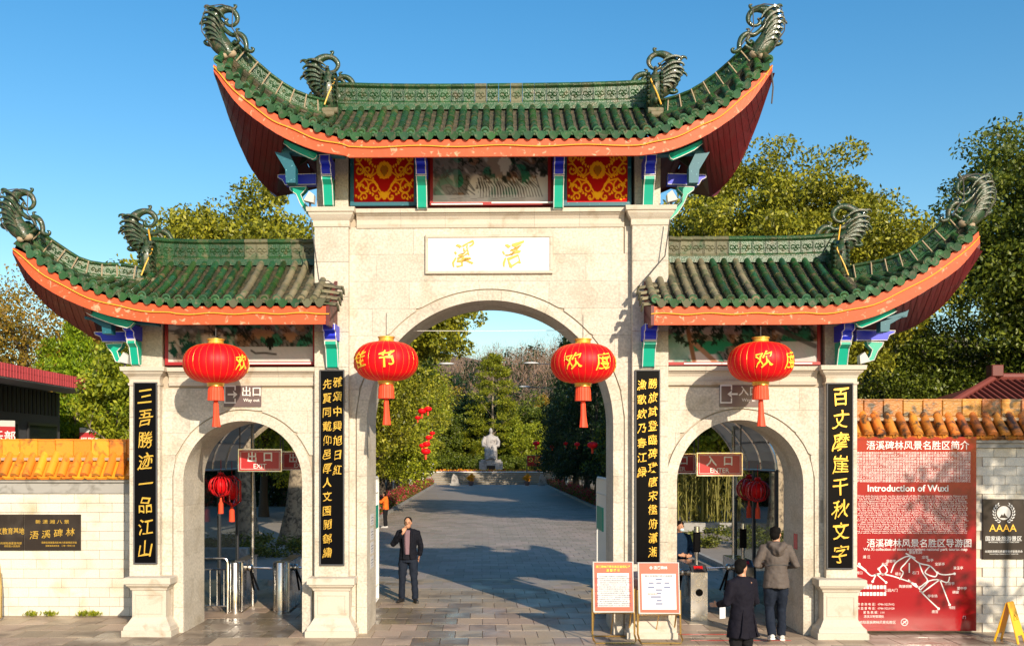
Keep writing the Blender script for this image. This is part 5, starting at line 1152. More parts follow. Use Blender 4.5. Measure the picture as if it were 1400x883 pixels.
def tree(name, label, cat, loc, tm, crowns, rot=0, group=None, s=1):
    o = thing(name, label, cat, loc, rot, group); ob('trunk', tm, o)
    for c in crowns: ob('crown', c, o)
    o.scale = (s, s, s); return o
# big camphors right behind the gate, left and right
me = leaves(110000, clumps((0, 0, 0), (3.7, 3.4, 2.9), 400, .75, .4), .155, 'leaf_camphor', seed=1); tA = trunk_mesh(8.2, .34, 3, 9, (.42, .95), 4.2)
mA = me; mA.transform(Matrix.Translation((0, 0, 8.1)))
tree('camphor_tree', 'broad yellow-green tree rising behind the left roof, beside the centre storey', 'tree', (-7.4, 30.5, 0), tA, [mA])
tr = thing('camphor_tree', 'stout leaning trunk and dense crown seen at the right side of the left arch', 'tree', (-6.5, 32.8, 0)); ob('trunk', trunk_mesh(8.5, .36, 8, 7, (.45, .9), 3.2, lean=(.9, 0)), tr)
me2 = leaves(16000, clumps((0, 0, 7.6), (3.2, 3.2, 3.2), 100, .95), .2, 'leaf_camphor', seed=2); ob('crown', me2, tr)
me = leaves(170000, clumps((0, 0, 9.1), (5.5, 4.2, 4.4), 620, .78, .4), .165, 'leaf_camphor', seed=3)
tree('camphor_tree', 'largest yellow-green tree, filling the gap right of the centre storey', 'tree', (10.3, 34, 0), trunk_mesh(10, .30, 5, 10, (.4, .95), 5), [me])
# dark trees at the right edge
me = leaves(120000, clumps((0, 0, 8.6), (4.5, 3.8, 5.0), 520, .78, .4), .16, 'leaf_dark', seed=4)
tree('broadleaf_tree', 'tall dark green tree at the right picture edge behind the upturned roof corner', 'tree', (22.0, 36, 0), trunk_mesh(10, .3, 6, 9, (.3, .95), 4), [me], 0, None, 1.2)
me = leaves(50000, clumps((0, 0, 3.9), (2.7, 2.2, 2.6), 160, .8, .4), .105, 'leaf_dark', seed=5)
tree('broadleaf_tree', 'mid-sized dark tree below the right roof corner, behind the red tiled roof', 'tree', (17.0, 38, 0), trunk_mesh(4.5, .2, 7, 7, (.3, .95), 2.2), [me], 0, None, 1.4)
me = leaves(36000, clumps((0, 0, 4.4), (2.6, 2.2, 2.9), 120, .8, .4), .12, 'leaf_olive', seed=6)
tree('broadleaf_tree', 'olive green bushy tree behind the right boundary wall', 'tree', (20.5, 42, .0), trunk_mesh(5, .2, 9, 7, (.3, .95), 2.4), [me])
# left edge: olive tree, bright cypresses, small leafy tree before them
me = leaves(50000, clumps((0, 0, 5.6), (3.4, 3.2, 4.0), 200, .9, .4), .14, 'leaf_olive', seed=7)
tree('broadleaf_tree', 'autumn-tinted olive tree at the left picture edge behind the low building', 'tree', (-16.6, 35, 0), trunk_mesh(7.5, .3, 10, 8, (.35, .95), 3.3), [me])
me = leaves(50000, clumps((0, 0, 5.2), (3.9, 3.2, 3.4), 180, .9, .4), .14, 'leaf_olive', seed=71)
tree('broadleaf_tree', 'rounded olive tree between the left roof corner and the cypresses', 'tree', (-14.6, 42, 1.4), trunk_mesh(6.5, .3, 101, 8, (.35, .95), 3), [me])
cyp = leaves(24000, clumps((0, 0, 2.9), (.82, .82, 2.9), 380, .24, cone=.7), .12, 'leaf_cypress', aspect=.28, droop=-1.0, seed=8); tcy = trunk_mesh(5.2, .12, 11, 3, spread=.7)
for k, (x, y, s) in enumerate(((-14.9, 33.5, 1.18), (-13.8, 33, 1.30), (-12.8, 33.6, 1.22), (-11.8, 33, 1.12))):
    tree('cypress_tree', ('leftmost', 'second from left, tallest', 'third from left', 'rightmost, shortest')[k]+' of the bright green cypresses behind the pink-edged roof', 'tree', (x, y, 0), tcy, [cyp], k*1.3, 'bright cypresses behind the low building', s)
me = leaves(7500, clumps((0, 0, 4.3), (1.0, 1.0, 1.35), 70, .42), .14, 'leaf_bright', seed=9)
tree('broadleaf_tree', 'small bright leafy tree between the low building and the leftmost pillar', 'tree', (-9.75, 26, 0), trunk_mesh(4.2, .12, 12, 6, (.4, .9), 1.3), [me])
# ------------------------------------------------------------------ avenue trees, left side
avL = [leaves(36000, clumps((0, 0, 5.5), (3.2, 3.2, 3.4), 230, .8, .4), .17, 'leaf_camphor', seed=20), leaves(32000, clumps((0, 0, 5.7), (3.2, 3.0, 3.8), 220, .8, .4), .17, 'leaf_bright', seed=21)]
tL = [trunk_mesh(6.5, .22, 21, 8, (.3, .95), 2.6, 'bark_dark'), trunk_mesh(7, .2, 22, 8, (.3, .95), 2.6, 'bark_dark', lean=(.5, 0))]
low = leaves(7000, clumps((0, 0, 2.6), (1.9, 1.7, 1.3), 70, .5), .16, 'leaf_bright', seed=23)
for k, (x, y, s, v) in enumerate(((-5.7, 44, 1.05, 0), (-5.8, 50, 1.10, 1), (-5.9, 57, 1.16, 0), (-6.3, 65, 1.2, 1), (-6.5, 74, 1.22, 0), (-7.0, 85, 1.2, 1), (-10.6, 47, 1.1, 1), (-11.6, 57, 1.15, 0), (-11.5, 72, 1.2, 1), (-7.3, 95, 1.0, 0))):
    o = tree('avenue_tree', ('nearest','second nearest','third nearest','fourth nearest','fifth nearest','sixth nearest','nearest of the back row of','middle of the back row of','farthest of the back row of','farthest')[k]+' leafy trees along the left side of the path', 'tree', (x, y, 0), tL[v], [avL[v]], k*1.9, 'leafy trees along the left side of the path', s)
    if k < 2: ob('crown', low, o, loc=(-1.6, -1.2, 0))
# overhanging tall tree (its bough reaches over the path)
me = leaves(21000, clumps((0, 0, 0), (3.3, 2.4, 1.8), 90, .8), .22, 'leaf_camphor', seed=24); me.transform(Matrix.Translation((3.6, 0, 9.4)))
me_b = leaves(20000, clumps((0, 0, 8.2), (3.6, 3.0, 2.6), 80, .8), .22, 'leaf_camphor', seed=25)
b = MB(); b.tube([(0,0,0),(0,.1,3),(.3,0,5.5),(1.2,0,7.5),(2.6,0,9),(4.2,0,9.8)], [.32,.26,.22,.16,.1,.03], 8); b.tube([(.3,0,5.5),(-.8,.3,8),(-1.6,.2,9.6)], [.18,.1,.03], 6)
tt_ = b.mesh('trunk', 'bark_dark', True); tree('avenue_tree', 'tall tree whose bough reaches over the left half of the path inside the main arch', 'tree', (-6.9, 48, 0), tt_, [me, me_b])
# right side: dark cypress row
dk = [leaves(30000, clumps((0, 0, 5.9), (2.3, 2.3, 4.4), 420, .55, cone=.55), .20, 'leaf_deep', aspect=.35, droop=-.7, seed=30), leaves(17000, clumps((0, 0, 5.2), (2.7, 2.6, 3.9), 170, .7), .2, 'leaf_deep', seed=31)]
tD = trunk_mesh(7.5, .2, 31, 5, spread=1.2, m='bark_dark')
for k, (x, y, s, v) in enumerate(((8.8, 47, .9, 1), (8.4, 55, .98, 0), (7.2, 61, 1.06, 0), (7.4, 69, 1.18, 0), (7.5, 78, 1.26, 0), (8.3, 87, 1.2, 0), (9.0, 95, 1.15, 0), (11.8, 50, 1.0, 1), (12, 62, 1.1, 1), (11.6, 74, 1.15, 1), (11, 90, 1.2, 1))):
    tree('dark_cypress', ('nearest','second nearest','third nearest','fourth nearest','fifth nearest','sixth nearest','farthest','nearest of the back row of','second of the back row of','third of the back row of','farthest of the back row of')[k]+' dark cypresses shading the right side of the path', 'tree', (x, y, 0), tD, [dk[v]], k*1.7, 'dark cypresses along the right side of the path', s)
me = leaves(7000, clumps((0, 0, 3.3), (1.7, 1.6, 2.0), 80, .6), .17, 'leaf_dark', seed=33); tsm = trunk_mesh(4, .12, 33, 6, (.3, .9), 1.5, 'bark_dark')
for k, (x, y) in enumerate(((7.2, 41), (7.6, 48.5), (7.8, 57))):
    tree('small_tree', ('nearest', 'middle', 'farthest')[k]+' small spreading tree with low foliage just inside the right edge of the main arch', 'tree', (x, y, 0), tsm, [me], k*2, 'small spreading trees along the right bed')
# trees behind the statue
pine = leaves(26000, clumps((0, 0, 8.5), (4.2, 4.2, 6.5), 210, .85, flat=.5, cone=.6), .32, 'leaf_pine', aspect=.35, droop=-.2, seed=40); tp = trunk_mesh(12.5, .26, 40, 8, (.2, .95), 3)
tree('pine_tree', 'tall layered pine standing right behind the statue', 'tree', (1.3, 122, .9), tp, [pine], 0, None, .98)
bk = [leaves(20000, clumps((0, 0, 5.2), (3.9, 3.6, 4.8), 130, 1.0), .32, n_, seed=41+i) for i, n_ in enumerate(('leaf_dark', 'leaf_bright', 'leaf_olive', 'leaf_deep'))]; tb = trunk_mesh(8, .22, 42, 6, (.3, .9), 3)
bg_t = [(-9, 118, 1.0, 3), (-5.2, 121, .85, 0), (-2.6, 127, 1.05, 3), (5.4, 119, .68, 1), (5.5, 127, 1.0, 0), (9, 121, .95, 0), (-13.5, 124, 1.25, 1), (12.5, 126, 1.1, 3), (-7, 133, 1.2, 2), (1, 136, 1.05, 3), (8.5, 136, .95, 2), (15, 135, 1.3, 0), (-15, 138, 1.6, 2), (18, 122, 1.2, 1), (-19, 128, 1.5, 0)]
for k, (x, y, s, v) in enumerate(bg_t):
    tree('background_tree', ('dark', 'bright green', 'olive', 'deep green')[v]+' tree %s the statue terrace, %s row' % (('far left of' if x < -8 else 'left of' if x < 0 else 'right of' if x < 8 else 'far right of'), ('front' if y < 123 else 'middle' if y < 130 else 'back')), 'tree', (x, y, .9 if y < 130 else hill_z(x, y)-.3), tb, [bk[v]], k*1.1, 'trees behind the statue', s)
# shrubs under them
shr = leaves(5000, clumps((0, 0, .9), (1.9, 1.3, 1.0), 50, .5), .22, 'leaf_dark', seed=50)
for k in range(9):
    o = thing('shrub', 'shrub', 'shrub', (-10+k*2.6, 116.5+(k % 3)*.8, 1.1), k, 'shrubs along the terrace behind the statue'); o['label'] = '%s round green shrub from the left on the terrace behind the statue' % 'first second third fourth fifth sixth seventh eighth ninth'.split()[k]; ob('foliage', shr, o)
# wooded hill: leafless brown wood and dark conifers, one mass
def hillpts(n0, ys, xs, hh, cr, ncl):
    def f(g, n):
        C = []
        while len(C) < ncl:
            x, y = g.uniform(*xs), g.uniform(*ys); C.append((x, y, hill_z(x, y)+g.uniform(.1, 1)*hh))
        C = np.array(C); k = g.integers(0, ncl, n); o = g.normal(size=(n, 3)); o /= np.linalg.norm(o, axis=1)[:, None]; o *= g.uniform(.3, 1, (n, 1))*cr; o[:, 2] *= 1.2; return C[k]+o
    return f
ob('hill_wood', leaves(90000, hillpts(0, (150, 255), (-70, 75), 6, 2.6, 1100), 1.3, 'twig', 'hill_wood', aspect=.05, droop=-1.2, seed=60), None, kind='stuff')
ob('hill_conifers', leaves(50000, hillpts(0, (140, 235), (-70, 75), 5, 1.9, 500), .75, 'leaf_deep', 'hill_conifers', aspect=.5, droop=-.3, seed=61), None, kind='stuff')
ob('far_wood', leaves(90000, lambda g, n: np.stack([g.uniform(-120, 120, n), g.uniform(95, 112, n), np.abs(g.normal(0, 4.2, n))], 1)[lambda_mask(g, n)] if False else (lambda P: P[(np.abs(P[:, 0]) > 17)])(np.stack([g.uniform(-120, 120, n), g.uniform(95, 112, n), g.uniform(0, 1, n)**.8*9*(.75+.25*np.sin(np.linspace(0, 1, n)*0+1))], 1)), .6, 'leaf_dark', 'far_wood', seed=62), None, kind='stuff')

# ------------------------------------------------------------------ flower beds, hedges, grass
def bed(x0, x1, y0, y1, z, n, m, name, seed, size=.14):
    return ob(name, leaves(n, lambda g, n: np.stack([g.uniform(x0, x1, n), g.uniform(y0, y1, n), .05+g.uniform(.1, 1, n)*z*(.8+.2*np.sin(g.uniform(0, 99, n)))], 1), size, m, name, seed=seed), None, kind='stuff')
for i, (x0, x1) in enumerate(((-6.3, -4.95), (6.4, 7.8))):
    bed(x0, x1, 42, 99, .62, 16000, 'leaf_hedge', 'hedge', 70+i); bed(x0, x1, 42, 99, .72, 9000, 'leaf_flower', 'flower_bed', 72+i, .12)
sh = leaves(5000, clumps((0, 0, .35), (2.4, 1.0, .42), 60, .3), .11, 'leaf_hedge', seed=75)
for x, y, lb in ((-6.9, 28.6, 'clipped mound of yellow-green hedge behind the turnstiles of the left arch'), (-9.2, 28.0, 'yellow-green hedge mound round the left trunk in the left arch'), (8.4, 31.5, 'low bright hedge mound before the trunk in the right arch')):
    o = thing('hedge_mound', lb, 'hedge', (x, y, 0)); ob('foliage', sh, o); o.scale = (1, 1, .78)
# dark undergrowth across the back of the courtyards
for i, (x0, x1) in enumerate(((-24, -7.5), (8.6, 24))):
    ob('undergrowth', leaves(30000, lambda g, n: np.stack([g.uniform(x0, x1, n), g.uniform(56, 60, n), g.uniform(0, 4.5, n)], 1), .3, 'leaf_deep', 'undergrowth', seed=80+i), None, kind='stuff')
# bamboo thicket right
b = MB(); rd = random.Random(5)
o = thing('bamboo_clump', 'thicket of yellow-green bamboo stems seen through the right arch', 'bamboo', (9.0, 38.5, .35))
for k in range(70):
    x, y = rd.uniform(-1.4, 1.2), rd.uniform(-.6, .6); l = rd.uniform(-.25, .25); b = MB(); b.tube([(x, y, 0), (x+l*.4, y, 1.6), (x+l, y, 3.2+rd.random())], [.035, .03, .015], 5); ob('stem', b.mesh('stem', 'leaf_bamboo'), o)
ob('foliage', leaves(9000, clumps((0, 0, 3.6), (2.1, 1.2, 1.2), 60, .5), .2, 'leaf_bright', seed=90), o); ob('dry_leaves', leaves(2500, lambda g, n: np.stack([g.uniform(-1.5, 1.3, n), g.uniform(-.7, .7, n), g.uniform(0, 2.8, n)], 1), .3, 'leaf_bamboo', aspect=.12, droop=1.2, seed=91), o, kind='stuff')
for x0, x1, y in ((6.6, 14, 37.4), (-13, -6.6, 27.2)): structure(MB().cbox(x0, x1, y, y+.3, 0, .35, .02).build('planter_kerb', 'graystone'))
# tree off to the right front, its crown shades the right wall
me = leaves(3600, clumps((0, 0, 6.0), (2.1, 1.9, 2.2), 36, .55), .18, 'leaf_dark', seed=95)
tree('roadside_tree', 'sparse young tree standing right of the picture, whose shade dapples the right wall', 'tree', (12.6, 7.0, 0), trunk_mesh(6, .14, 95, 7, (.4, .95), 1.8), [me])
# weeds at the wall foot
ob('weeds', leaves(500, lambda g, n: np.stack([g.choice([-8.25, -7.9, -7.3, -7.1], n)+g.normal(0, .06, n), 17.74+g.normal(0, .015, n), g.uniform(0, .07, n)], 1), .06, 'leaf_bright', 'weeds', aspect=.3, droop=-1, seed=96), None, kind='stuff')

# ================================================================== AVENUE FURNITURE
for k, (px, pyb, pyt, lb) in enumerate(((561, 672, 617, 'nearest white lamp post left of the path'), (578, 664, 618, 'middle white lamp post left of the path'), (590, 661, 619, 'farthest white lamp post left of the path'), (775, 671, 604, 'nearest white lamp post right of the path'), (757, 663, 622, 'farther white lamp post right of the path'))):
    Y = F*H/(pyb-PY0); p = Wp(px, pyb, Y); h = (pyb-pyt)*Y/F; o = thing('lamp_post', lb, 'lamp post', (p.x, Y, 0), group='white lamp posts along the path')
    MB().lathe([(.16, 0), (.16, .08), (.11, .12), (.10, h*.97), (.12, h)], n=12).build('pole', 'white', o, smooth=True); MB().box(-.25, .25, -.12, .12, h*.62, h*.66).build('bracket', 'white', o)
for k, (px, py, d) in enumerate(((733, 497, -1), (722, 529, -1), (604, 498, 1))):
    Y = (62, 84, 60)[k]; p = Wp(px, py, Y); o = thing('street_light', ('nearer street light leaning over the path from the right', 'farther street light leaning over the path from the right', 'street light reaching from the left trees over the path')[k], 'street light', (8.6 if d < 0 else -6.5, Y, 0)); x = p.x-o.location.x
    b = MB(); b.tube([(0, 0, 0), (0, 0, p.z-.6), (x*.15, 0, p.z-.2), (x*.6, 0, p.z-.08), (x, 0, p.z)], [.07, .045, .035, .03, .03], 8); b.build('pole', 'steel_dark', o, smooth=True); b = MB(); b.ell((x-.5*d*-1*.6, 0, p.z+.03), .5, .18, .07, 12, 6); b.build('lamp_head', 'white', o, smooth=True)
# red lanterns hung in the avenue trees
LL = ['largest lantern but one of the lower cluster in the left trees', 'lantern just above the middle of the lower left cluster', 'leftmost lantern of the lower cluster in the left trees', 'lowest lantern in the left trees, above the white posts', 'highest lantern of the lower cluster in the left trees', 'leftmost lantern of the upper cluster in the left trees', 'middle lantern of the upper cluster in the left trees', 'rightmost lantern of the upper cluster in the left trees', 'small red lantern directly above the red notice board', 'small red lantern just right of the notice board, by the lamp post', 'red lantern in the dark trees right of the nearest lamp post', 'rightmost red lantern, beside the right jamb of the main arch', 'red lantern before the nearest lamp post right of the path']
rl = [(583, 607, 52, .22), (586, 598, 55, .20), (577, 609, 50, .17), (582, 617, 46, .24), (591, 592, 60, .18), (571, 571, 50, .16), (577, 562, 52, .24), (585, 559, 56, .24), (733, 606, 85, .32), (755, 610, 70, .2), (789, 607, 50, .16), (810, 608, 45, .25), (774, 606, 60, .18)]
me_l = [MB().lathe([(.25, -.62), (.35, -.6), (.85, -.35), (1, 0), (.85, .35), (.35, .6), (.25, .62)], n=14).mesh('lantern_body', 'lantern', True), MB().lathe([(.3, .6), (.3, .75), (.1, .78)], n=8).mesh('cap', 'gold'), MB().lathe([(.12, -1.6), (.2, -1.5), (.25, -.62)], n=8).mesh('tassel', 'tassel')]
for k, (px, py, Y, r) in enumerate(rl):
    if k < 8: r *= 39.2/Y; Y = 39.2
    o = thing('small_lantern', LL[k], 'lantern', Wp(px, py, Y), 0, 'small red lanterns in the right-hand trees' if px > 660 else 'small red lanterns in the left-hand trees')
    for me in me_l: ob(me.name.split('.')[0], me, o)
    o.scale = (r, r, r); MB().tube([(0, 0, .7), (0, 0, 3)], .03, 4).build('cord', 'wire', o)
# statue
o = thing('statue', 'grey stone statue of a seated robed figure at the end of the path', 'statue', (Wp(671, 0, 107).x, 107, 1.19)); o.scale = (1.12, 1.12, 1.12)
pl = MB(); pl.cbox(-1.15, 1.15, -.75, .9, 0, 1.0, .03).build('plinth', 'statue', o); MB().box(-2.0/2, 2.0/2, -.65, .8, 1.0, 1.2).build('plinth_top', 'statue', o); MB().box(-.42, .42, -.78, -.755, .25, .62).build('name_tablet', 'plaque', o)
z0 = 1.2; b = MB()
b.rings([[(cx+rx*math.cos(2*math.pi*k/16), cy+ry*math.sin(2*math.pi*k/16), z) for k in range(16)] for z, rx, ry, cx, cy in ((z0+.9, .42, .32, 0, .1), (z0+1.2, .52, .36, 0, .12), (z0+1.7, .56, .38, 0, .16), (z0+2.1, .60, .34, 0, .18), (z0+2.3, .50, .27, 0, .18), (z0+2.42, .2, .18, 0, .14))])
b.tube([(0, .14, z0+2.35), (0, .12, z0+2.6)], [.17, .15], 10); b.ell((0, .08, z0+2.78), .19, .23, .27); b.ell((0, -.15, z0+2.76), .03, .05, .06, 6, 5); b.ell((0, .12, z0+3.02), .12, .12, .09)
for s_ in (-1, 1):
    b.tube([(s_*.5, .18, z0+2.2), (s_*.74, .05, z0+1.75), (s_*.72, -.25, z0+1.35), (s_*.3, -.55, z0+1.3), (s_*.12, -.6, z0+1.28)], [.2, .2, .19, .14, .1], 10)
    b.tube([(s_*.2, .1, z0+1.0), (s_*.35, -.55, z0+1.05), (s_*.38, -.65, z0+.5), (s_*.36, -.7, z0+.05)], [.3, .27, .22, .2], 10); b.tube([(s_*.36, -.6, z0+.06), (s_*.38, -.95, z0+.05)], [.13, .09], 8)
b.tube([(.0, -.45, z0+1.0), (.08, -.62, z0+.5), (.1, -.66, z0+.1)], [.25, .22, .26], 8)
fo = b.build('figure', 'statue', o); md = fo.modifiers.new('r', 'REMESH'); md.mode = 'VOXEL'; md.voxel_size = .045; md.use_smooth_shade = True; sm = fo.modifiers.new('s', 'SMOOTH'); sm.iterations = 3
b = MB(); b.cbox(-.62, .62, -.1, .6, z0, z0+.95, .02); b.build('seat_block', 'statue', o)
# flower border and white kerb before the statue
structure(MB().box(-5.4, 6.6, 103.6, 104.2, 1.19, 1.27).build('terrace_kerb', 'white'))
bed(-5.2, 6.4, 104.25, 106, .28, 5000, 'leaf_yellow', 'flower_bed', 100, .22); me = bed(-5.2, 6.4, 104.25, 105.0, .2, 3500, 'leaf_flower', 'flower_bed', 101, .2)
for ob_ in list(COL.objects)[-2:]: ob_.location.z = 1.08
for s_, px in ((-1, 622), (1, 742)):
    p = Wp(px, 655, 97); o = thing('stone_lion_block', 'carved stone block at the %s end of the steps' % ('left' if s_ < 0 else 'right'), 'stone block', (p.x, 97, 0)); MB().prism([(-.4, 0), (.4, 0), (.35, .5), (.2, .95), (-.15, 1.15), (-.3, .8)], -.3, .3).build('carved_stone', 'statue', o); MB().box(-.5, .5, -.45, .45, 0, .2).build('base', 'graystone', o)
    o = thing('flower_pot', 'tall pot of flowers beside the %s stone block' % ('left' if s_ < 0 else 'right'), 'flower pot', (p.x-s_*1.6, 96.5, 0)); MB().lathe([(.2, 0), (.3, .3), (.32, .4), (.28, .42)], n=12).build('pot', 'signgray', o); ob('flowers', leaves(700, clumps((0, 0, .75), (.35, .35, .35), 20, .2), .14, 'leaf_yellow', seed=110), o)
# notice board with emblem
Y = 100.5; a, b_ = Wp(721, 637, Y), Wp(745, 623, Y); w, h = b_.x-a.x, b_.z-a.z; o = thing('notice_board', 'red notice board with a yellow emblem on two legs right of the statue', 'notice board', ((a.x+b_.x)/2, Y, 1.2)); z = a.z-1.2
MB().box(-w/2, w/2, 0, .08, z, z+h).build('board', 'redlac', o)
f = MB(); f.tube([(-w/2-.05, .04, 0), (-w/2-.05, .04, z+h+.05), (w/2+.05, .04, z+h+.05), (w/2+.05, .04, 0)], .05, 6); f.build('frame', 'steel_dark', o)
b = MB(); cx, cz, k = -w*.32, z+h*.62, .16; b.tube([(cx+k*1.3*math.cos(R(t)), -.02, cz+k*1.3*math.sin(R(t))) for t in range(-150, 95, 20)], .04, 5); b.tube([(cx-k*1.2, -.02, cz-k*1.3), (cx-k*.7, -.02, cz-k*.8)], .05, 5); b.tube([(cx-k*.7, -.02, cz+k*.8), (cx+k*1.3, -.02, cz-k*1.2)], .04, 5); b.tube([(cx-k*1.1, -.02, cz+k*.4), (cx-k*.1, -.02, cz+k*1.3)], .06, 5); b.build('emblem', 'goldpaint', o)
for k in range(4): text(('不忘初心', '牢记使命', '为人民服务', '浯溪')[k], .26 if k < 3 else .18, 'goldpaint', o, (w*.2, -.006, z+h*(.82-.2*k)), bold=.01, ext=.003, res=1)

# ================================================================== BUILDINGS BEHIND THE WALLS
o = thing('low_building', 'long low dark building with a pink tiled roof edge at the left, behind the wall', 'building', (-12, 12, 0)); Yb = 18.6; zt = 5.26; zb_ = 4.92
n = 0
for r_ in range(2):
    k = 0; y = 3.0
    while y < Yb: y1 = min(y+.62, Yb); MB().cbox(-.06, 0, y+.004, y1-.004, zb_+.175*r_+.004, zb_+.175*(r_+1)-.004, .004).build('edge_tile', 'pinktile', o); y += .62
b = MB()
for i in range(int((Yb-3)/.155)): b.box(-.004, .012, 3+i*.155+.07, 3+i*.155+.085, zb_, zt)
b.build('edge_tile_relief', 'pinktile', o, kind='stuff')
MB().box(-9, -.062, 2.9, Yb-.01, zb_+.04, zt-.03).build('roof', 'wallgray', o); MB().box(-1.1, -.03, 2.9, Yb, zb_-.03, zb_+.03).build('eave_soffit', 'soffitwhite', o)
MB().box(-8.5, -1.15, 3, Yb-.4, 0, zb_-.04).build('wall', 'wallgray', o)
b = MB()
for i in range(60): b.box(-1.15, -1.12, 3.1+i*.25, 3.1+i*.25+.12, 4.15, 4.85)
b.build('louvre', 'dark', o, kind='stuff')
for i, y in enumerate((8.4, 11.0, 13.5, 16.0)):
    f = MB().box(-1.13, -1.09, y, y+1.9, 0, 3.9).build('window', 'steel_dark', o); MB().box(-1.088, -1.07, y+.08, y+1.82, .1, 3.82).build('pane', 'glass', f)
for i, (px0, px1, pyt, t, lb) in enumerate(((-26, 18, 575, '俱乐部', 'dark red door sign cut off by the left picture edge under the pink roof edge'), (109, 138, 585, '摄影部', 'dark red door sign under the pink roof edge, centre of three'), (162, 180, 588, '游客中心', 'dark red door sign beside the leftmost pillar'))):
    X = -13.02; pc = (px0+px1)/2; Y = (X)*F/(pc-PX0); w = abs((px1-px0)*Y/F)/abs(X/Y)*abs(X/Y); z = H+(PY0-pyt)*Y/F; s = thing('door_sign', lb, 'sign', (X, Y, z-.35), R(38))
    MB().box(-w/2, w/2, -.05, 0, -.6, .35).build('sign_plate', 'signred', s); MB().box(-w/2, w/2, -.056, 0, .20, .36).build('sign_header', 'soffitwhite', s); text(t, .30 if i == 0 else .22, 'white', s, (0, -.052, -.06), ext=.002, bold=.01)
# red tiled hall at the right
o = thing('tiled_hall', 'hall with a dark red tiled hip roof at the right, behind the wall', 'building', (18.0, 29.5, 0))
MB().box(-4, 9, .5, 7, 0, 3.9).build('wall', 'wallgray', o)
Lw = 5.4; V = [(-5.2, -.6, 3.75), (10, -.6, 3.75), (10, 7.6, 3.75), (-5.2, 7.6, 3.75), (-.6, 3.5, 5.5), (6, 3.5, 5.5)]
b = MB().add(V, [(0,1,5,4), (1,2,5), (2,3,4,5), (3,0,4), (0,3,2,1)]); rf = b.build('roof', 'redroof', o)
for i in range(62):
    x = -5.1+i*.245; 
    t = 1.0 if -.6 <= x <= 6 else ((x+5.2)/4.6 if x < -.6 else (10-x)/4)
    if t < .03: continue
    b = MB(); p0 = Vector((x, -.62, 3.78)); p1 = Vector((x, -.6+4.1*t, 3.78+1.75*t)); b.tube([p0, p1], .06, 6); ob('tile_row', b.mesh('tile_row', 'redroof'), rf)
b = MB(); b.tube([(-.6, 3.5, 5.6), (6, 3.5, 5.6)], .14, 8); b.tube([(-5.2, -.6, 3.85), (-.6, 3.5, 5.6)], .11, 8); b.build('ridge', 'redroof', rf); MB().cbox(-.85, -.45, 3.2, 3.6, 5.6, 6.0, .03).build('ridge_ornament', 'redroof', rf)

# ================================================================== PEOPLE
def limb(b, P, r, n=10): b.tube(P, r, n)
WR = bpy.data.textures.new('folds', 'CLOUDS'); WR.noise_scale = .11; WR.noise_depth = 3
def fuse(o, vs=.013, it=3):
    m = o.modifiers.new('remesh', 'REMESH'); m.mode = 'VOXEL'; m.voxel_size = vs; m.use_smooth_shade = True; s = o.modifiers.new('smooth', 'SMOOTH'); s.iterations = it; s.factor = .5
    if o.name.split('.')[0] in ('jacket', 'coat', 'trousers', 'hood'): d = o.modifiers.new('folds', 'DISPLACE'); d.texture = WR; d.strength = .035; d.mid_level = .5; d.texture_coords = 'LOCAL'
    return o
def torso(b, lv, n=18):
    """lv = z, rx, ry, cx, cy"""
    b.rings([[(cx+rx*math.cos(2*math.pi*k/n), cy+ry*math.sin(2*math.pi*k/n), z) for k in range(n)] for z, rx, ry, cx, cy in lv])
def hand(b, w, d, s, up=(0, 0, 1)):
    """palm with four curled fingers and a thumb; w wrist, d direction, s side sign"""
    w = Vector(w); d = Vector(d).normalized(); u = Vector(up); side = d.cross(u).normalized(); u = side.cross(d).normalized()
    b.tube([w-d*.01, w+d*.04, w+d*.085], [.024, .034, .032], 8, flat=[.018, .016, .013], up=tuple(u))
    for k in range(4):
        o_ = side*(-.027+.018*k); L = (.062, .072, .068, .052)[k]; p = w+d*.085+o_; b.tube([p-d*.015, p+d*L*.5-u*.008, p+d*L*.85-u*.028, p+d*L*.9-u*.045], [.0095, .0088, .008, .0065], 6)
    p = w+d*.03+side*s*.03; b.tube([p-side*s*.015, p+side*s*.018+d*.025-u*.01, p+side*s*.02+d*.055-u*.02], [.012, .011, .008], 6)
